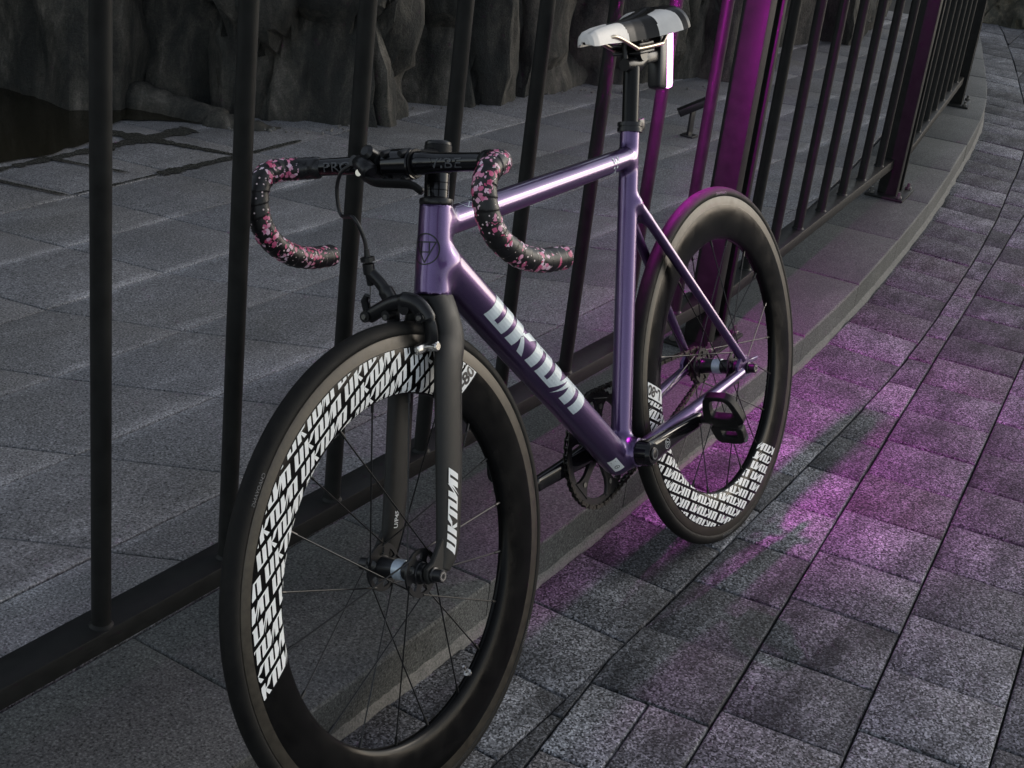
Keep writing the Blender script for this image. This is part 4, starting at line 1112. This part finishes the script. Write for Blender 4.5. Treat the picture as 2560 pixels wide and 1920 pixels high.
for s in (1, -1):
    rp = spline([(0.345, s * 0.006, 0.975), (0.318, s * 0.016, 0.974), (0.298, s * 0.021, 0.971), (0.246, s * 0.022, 0.950), (0.236, s * 0.022, 0.9475), (0.160, s * 0.022, 0.9475), (0.150, s * 0.0225, 0.951), (0.128, s * 0.028, 0.976), (0.120, s * 0.032, 0.984)], 6)
    obj("rail", tube(rp, 0.0035, 12), M['titan'], sd)
tlp = empty("tail_light", parent=bike)
obj("housing", join(xform(box(-0.0145, 0.013, -0.0135, 0.0135, -0.048, 0.041, 0.006), Matrix.Translation((0.1345, 0, 0.9185)) @ Matrix.Rotation(-0.22, 4, 'Y')), box(0.140, 0.190, -0.009, 0.009, 0.918, 0.936, 0.004)), M['lamp'], tlp)
LM = Matrix.Translation((0.1135, 0, 0.9175)) @ Matrix.Rotation(-0.22, 4, 'Y')
LV = []; LF_ = []
for k in range(10):                       # emitting facets, their tilt made up to throw the light back and down
    zt = 0.0455 - 0.0091 * k; b_ = len(LV)
    LV += [(-0.0080, -0.0055, zt), (-0.0080, 0.0055, zt), (-0.0030, 0.0055, zt - 0.0088), (-0.0030, -0.0055, zt - 0.0088)]; LF_.append((b_, b_ + 1, b_ + 2, b_ + 3))
obj("led_row", xform((LV, LF_), LM), M['led'], tlp, smooth=False)
obj("led_board", xform(box(0.0045, 0.0065, -0.0090, 0.0090, -0.0475, 0.0475, 0.0), LM), M['lamp'], tlp)
for s_ in (1, -1):
    dp = 0.0065 if s_ > 0 else 0.0085
    side = prism([(-0.0115 - dp, 0.0475), (-0.0125 - dp, 0.040), (-0.0125 - dp, -0.038), (-0.0100 - dp, -0.0445), (-0.004, -0.0485), (0.0045, -0.0485), (0.0045, 0.0475)], min(s_ * 0.0066, s_ * 0.0092), max(s_ * 0.0066, s_ * 0.0092), 0.0006)
    obj("lens_wall", xform(side, LM), M['lens'], tlp)  # opaque glowing lens sides, deepened to cut the beam off sideways
obj("lens_top", xform(box(-0.0112, 0.0045, -0.0066, 0.0066, 0.0455, 0.0473, 0.0), LM), M['lens'], tlp)

# ---- drivetrain
BBc = Vector((0.386, 0, 0.300))
def crank_arm(s, ang, name):
    c = empty(name, (BBc.x, 0, BBc.z), bike, rot=None)
    d = Vector((math.cos(ang), 0, math.sin(ang))); y0 = s * 0.052; y1 = s * 0.064
    p = [d * -0.004 + Vector((0, y0, 0)), d * 0.03 + Vector((0, y0 + s * 0.001, 0)), d * 0.09 + Vector((0, y0 + s * 0.005, 0)), d * 0.150 + Vector((0, y1, 0)), d * 0.166 + Vector((0, y1 + s * 0.0005, 0)), d * 0.176 + Vector((0, y1 + s * 0.0005, 0))]
    r = [(0.0115, 0.0225), (0.0110, 0.0190), (0.0085, 0.0150), (0.0075, 0.0128), (0.0070, 0.0122), (0.0040, 0.0065)]
    P = spline(p, 5); R_ = []
    for i in range(len(P)):
        t = i / 5; k = min(int(t), len(r) - 2); f = t - k; R_.append((r[k][0] + (r[k + 1][0] - r[k][0]) * f, r[k][1] + (r[k + 1][1] - r[k][1]) * f))
    V, F = tube(P, R_, 24)
    # flatten towards a rounded-rectangle section
    V2 = []
    for i in range(len(P)):
        for k in range(24):
            a = 2 * math.pi * k / 24; ca, sa_ = math.cos(a), math.sin(a); e = 0.55
            V2.append((math.copysign(abs(ca) ** e, ca), math.copysign(abs(sa_) ** e, sa_)))
    Pn, Tn, Nn, Bn = frames(P)
    V = [tuple(Pn[i] + Nn[i] * (V2[i * 24 + k][0] * R_[i][0]) + Bn[i] * (V2[i * 24 + k][1] * R_[i][1])) for i in range(len(P)) for k in range(24)]
    obj("arm", (V, F), M['gloss'], c, angle=40)
    obj("boss", tube([Vector((0, s * 0.036, 0)), Vector((0, s * 0.058, 0)), Vector((0, s * 0.0635, 0))], [0.0215, 0.0215, 0.017], 32), M['gloss'], c)
    obj("crank_bolt", join(tube([Vector((0, s * 0.060, 0)), Vector((0, s * 0.0650, 0)), Vector((0, s * 0.0660, 0))], [0.0108, 0.0108, 0.009], 24), ), M['black'], c)
    q = lathe([(0.0070, s * 0.0645), (0.0070, s * 0.0664), (0.0094, s * 0.0664), (0.0094, s * 0.0645)][::(1 if s > 0 else -1)], 24)
    obj("bolt_rim", q, M['grey'], c)
    if s > 0:
        mk = ring_polys(0.0082, 0.0088, 30) + [stroke((0.0070, 0), (-0.004, 0.006), 0.0006), stroke((0.0070, 0), (-0.004, -0.006), 0.0006), stroke((-0.004, 0.006), (-0.004, -0.006), 0.0006), stroke((-0.004, 0.002), (0.003, 0.002), 0.0006), stroke((-0.004, -0.002), (0.003, -0.002), 0.0006)]
        yf = y0 + 0.0112 + 0.0012
        obj("crank_badge", mapped(mk, lambda x, y: d * (0.047 + x) + Vector((0, yf + 0.0006, 0)) + Vector((-d.z, 0, d.x)) * y), M['white'], c, angle=60)
    return c, d
LA = math.radians(177.5); RA = LA + math.pi
cl_, dl = crank_arm(1, LA, "left_crank"); cr_, dr = crank_arm(-1, RA, "right_crank")
def pedal(pos, s, tilt):
    pd = empty("pedal", pos, bike, rot=(0, tilt, 0))
    obj("spindle", tube([(0, -s * 0.010, 0), (0, s * 0.012, 0), (0, s * 0.016, 0), (0, s * 0.060, 0)], [0.0075, 0.0075, 0.0095, 0.0080], 18), M['black'], pd)
    # body: a cage with an open front loop and a flat rear claw, outline in (x, y)
    def plate(out, inn, z0, z1):
        n = len(out); V = []
        for z in (z0, z1):
            V += [(x, s * y, z) for x, y in out] + [(x, s * y, z) for x, y in inn]
        F = []
        for i in range(n):
            j = (i + 1) % n
            F += [(i, j, n + j, n + i), (2 * n + i, 3 * n + i, 3 * n + j, 2 * n + j), (i, 2 * n + i, 2 * n + j, j), (n + i, n + j, 3 * n + j, 3 * n + i)]
        bm = bmesh.new(); vv = [bm.verts.new(v) for v in V]
        for f in F: bm.faces.new([vv[k] for k in f])
        bmesh.ops.recalc_face_normals(bm, faces=bm.faces)
        bmesh.ops.bevel(bm, geom=[e for e in bm.edges if e.calc_face_angle(0) > 0.7], offset=0.0014, segments=1, affect='EDGES')
        return from_bm(bm)
    def rr(cx, cy, hx_, hy, n=28, e=0.5, tp=0.0):
        o = []
        for k in range(n):
            a = 2 * math.pi * k / n; ca, sa_ = math.cos(a), math.sin(a)
            x = math.copysign(abs(ca) ** e, ca) * hx_; y = math.copysign(abs(sa_) ** e, sa_) * hy * (1 - tp * x / hx_)
            o.append((cx + x, cy + y))
        return o
    obj("front_cage", plate(rr(0.030, 0.044, 0.034, 0.0335, tp=0.24), rr(0.034, 0.045, 0.0205, 0.0200, tp=0.22), -0.0075, 0.0080), M['matte'], pd, angle=30)
    obj("body", join(xform(box(-0.018, 0.014, 0.018, 0.070, -0.0095, 0.0095, 0.005), Matrix.Scale(s, 4, (0, 1, 0))) if s > 0 else xform(box(-0.018, 0.014, -0.070, -0.018, -0.0095, 0.0095, 0.005), Matrix.Identity(4))), M['matte'], pd)
    obj("rear_cage", plate(rr(-0.026, 0.044, 0.0215, 0.0290, tp=-0.1), rr(-0.022, 0.047, 0.0095, 0.0150), -0.0100, 0.0060), M['matte'], pd, angle=30)
    obj("claw", tube(spline([(-0.044, s * 0.020, 0.004), (-0.049, s * 0.036, 0.006), (-0.049, s * 0.054, 0.006), (-0.044, s * 0.068, 0.004)], 4), [(0.005, 0.0085)] * 13, 12), M['gloss'], pd)
    return pd
pedal((BBc.x + dl.x * 0.166, 0.0645 + 0.009, BBc.z + dl.z * 0.166), 1, math.radians(-62))
pedal((BBc.x + dr.x * 0.166, -0.0645 - 0.009, BBc.z + dr.z * 0.166), -1, math.radians(-80))

# chainring with open arms, teeth
YC = -0.0455
def gear(nt, r_root, r_tip, y0, y1, inner):
    """toothed ring as a closed band between inner outline (function of angle) and teeth"""
    na = nt * 4; V = []; F = []
    for y in (y0, y1):
        for k in range(na):
            a = 2 * math.pi * k / na; ro = (r_root, (r_root + r_tip) / 2, r_tip, (r_root + r_tip) / 2)[k % 4]
            V.append((ro * math.cos(a), y, ro * math.sin(a)))
        for k in range(na):
            a = 2 * math.pi * k / na; V.append((inner * math.cos(a), y, inner * math.sin(a)))
    for k in range(na):
        j = (k + 1) % na
        F += [(k, j, na + j, na + k), (2 * na + k, 3 * na + k, 3 * na + j, 2 * na + j), (k, 2 * na + k, 2 * na + j, j), (na + k, na + j, 3 * na + j, 3 * na + k)]
    bm = bmesh.new(); vv = [bm.verts.new(v) for v in V]
    for f in F: bm.faces.new([vv[i] for i in f])
    bmesh.ops.recalc_face_normals(bm, faces=bm.faces); return from_bm(bm)
ck = empty("chainring", (BBc.x, 0, BBc.z), bike)
obj("tooth_ring", gear(49, 0.0962, 0.1010, YC - 0.0016, YC + 0.0016, 0.0845), M['black'], ck, angle=30)
for k in range(5):
    a = RA + math.radians(36) + 2 * math.pi * k / 5; d = Vector((math.cos(a), 0, math.sin(a))); t = Vector((-d.z, 0, d.x))
    pts = []
    for u, w in ((0.012, 0.012), (0.035, 0.0085), (0.060, 0.0080), (0.074, 0.013), (0.0865, 0.024)): pts.append((u, w))
    out = [d * u + t * w for u, w in pts] + [d * u - t * w for u, w in pts[::-1]]
    obj("spider_arm", prism([(q.x, q.z) for q in out], YC - 0.0030, YC + 0.0030, 0.0008), M['black'], ck)
    bq = d * 0.072
    obj("ring_bolt", tube([Vector((bq.x, YC - 0.0045, bq.z)), Vector((bq.x, YC + 0.0045, bq.z))], 0.0048, 12), M['zinc'], ck)
# cog on the rear hub
obj("cog", move(gear(16, 0.0305, 0.0350, YC - 0.0016, YC + 0.0016, 0.016), (0, 0, 0)), M['chain'], rw, angle=30)
obj("lock_ring", lathe([(0.0205, YC + 0.001), (0.0205, YC - 0.006), (0.013, YC - 0.0065)], 24), M['black'], rw)
# chain
rc1, rc2 = 0.0998, 0.0328; c1 = Vector((BBc.x, BBc.z)); c2 = Vector((0.0, RW))
dv = c1 - c2; Dc = dv.length; th0 = math.atan2(dv.y, dv.x); be = math.asin((rc1 - rc2) / Dc)
loop = []
a_top = th0 + math.pi / 2 + be; a_bot = th0 - math.pi / 2 - be
def pt_(c, r, a): return Vector((c.x + r * math.cos(a), c.y + r * math.sin(a)))
n1 = 60
for k in range(n1 + 1): loop.append(pt_(c1, rc1, a_bot + (a_top - a_bot) * k / n1))
A_, B_ = pt_(c1, rc1, a_top), pt_(c2, rc2, a_top)
for k in range(1, 40): loop.append(A_.lerp(B_, k / 40))
for k in range(20 + 1): loop.append(pt_(c2, rc2, a_top + (2 * math.pi - (a_top - a_bot)) * k / 20))
A_, B_ = pt_(c2, rc2, a_bot), pt_(c1, rc1, a_bot)
for k in range(1, 40): loop.append(A_.lerp(B_, k / 40) - Vector((0, 0.006 * math.sin(math.pi * k / 40))))
S = [0.0]
for k in range(len(loop)): S.append(S[-1] + (loop[(k + 1) % len(loop)] - loop[k]).length)
NL = round(S[-1] / 0.0127 / 2) * 2; step = S[-1] / NL
def at(s):
    s %= S[-1]; k = int(np.searchsorted(S, s, side='right')) - 1; k = min(k, len(loop) - 1); f = (s - S[k]) / max(1e-9, S[k + 1] - S[k]); return loop[k].lerp(loop[(k + 1) % len(loop)], f)
links = []
for k in range(NL):
    a = at(k * step); b = at((k + 1) * step); t = (b - a).normalized(); n = Vector((-t.y, t.x)); m = (a + b) / 2; L = step / 2
    oy = 0.0034 if k % 2 else 0.0022
    pr = [(-L - .0042, 0), (-L - .002, .0038), (-L + .002, .0038), (-L * .3, .0026), (L * .3, .0026), (L - .002, .0038), (L + .002, .0038), (L + .0042, 0), (L + .002, -.0038), (L - .002, -.0038), (L * .3, -.0026), (-L * .3, -.0026), (-L + .002, -.0038), (-L - .002, -.0038)]
    poly = [(m.x + t.x * u + n.x * w, m.y + t.y * u + n.y * w) for u, w in pr]
    for sg in (1, -1):
        y0 = YC + sg * oy; links.append(prism(poly, min(y0, y0 + sg * 0.0010), max(y0, y0 + sg * 0.0010)))
    links.append(tube([(a.x, YC - 0.0048, a.y), (a.x, YC + 0.0048, a.y)], 0.0024, 8))
obj("chain", join(*links), M['chain'], bike, angle=30)
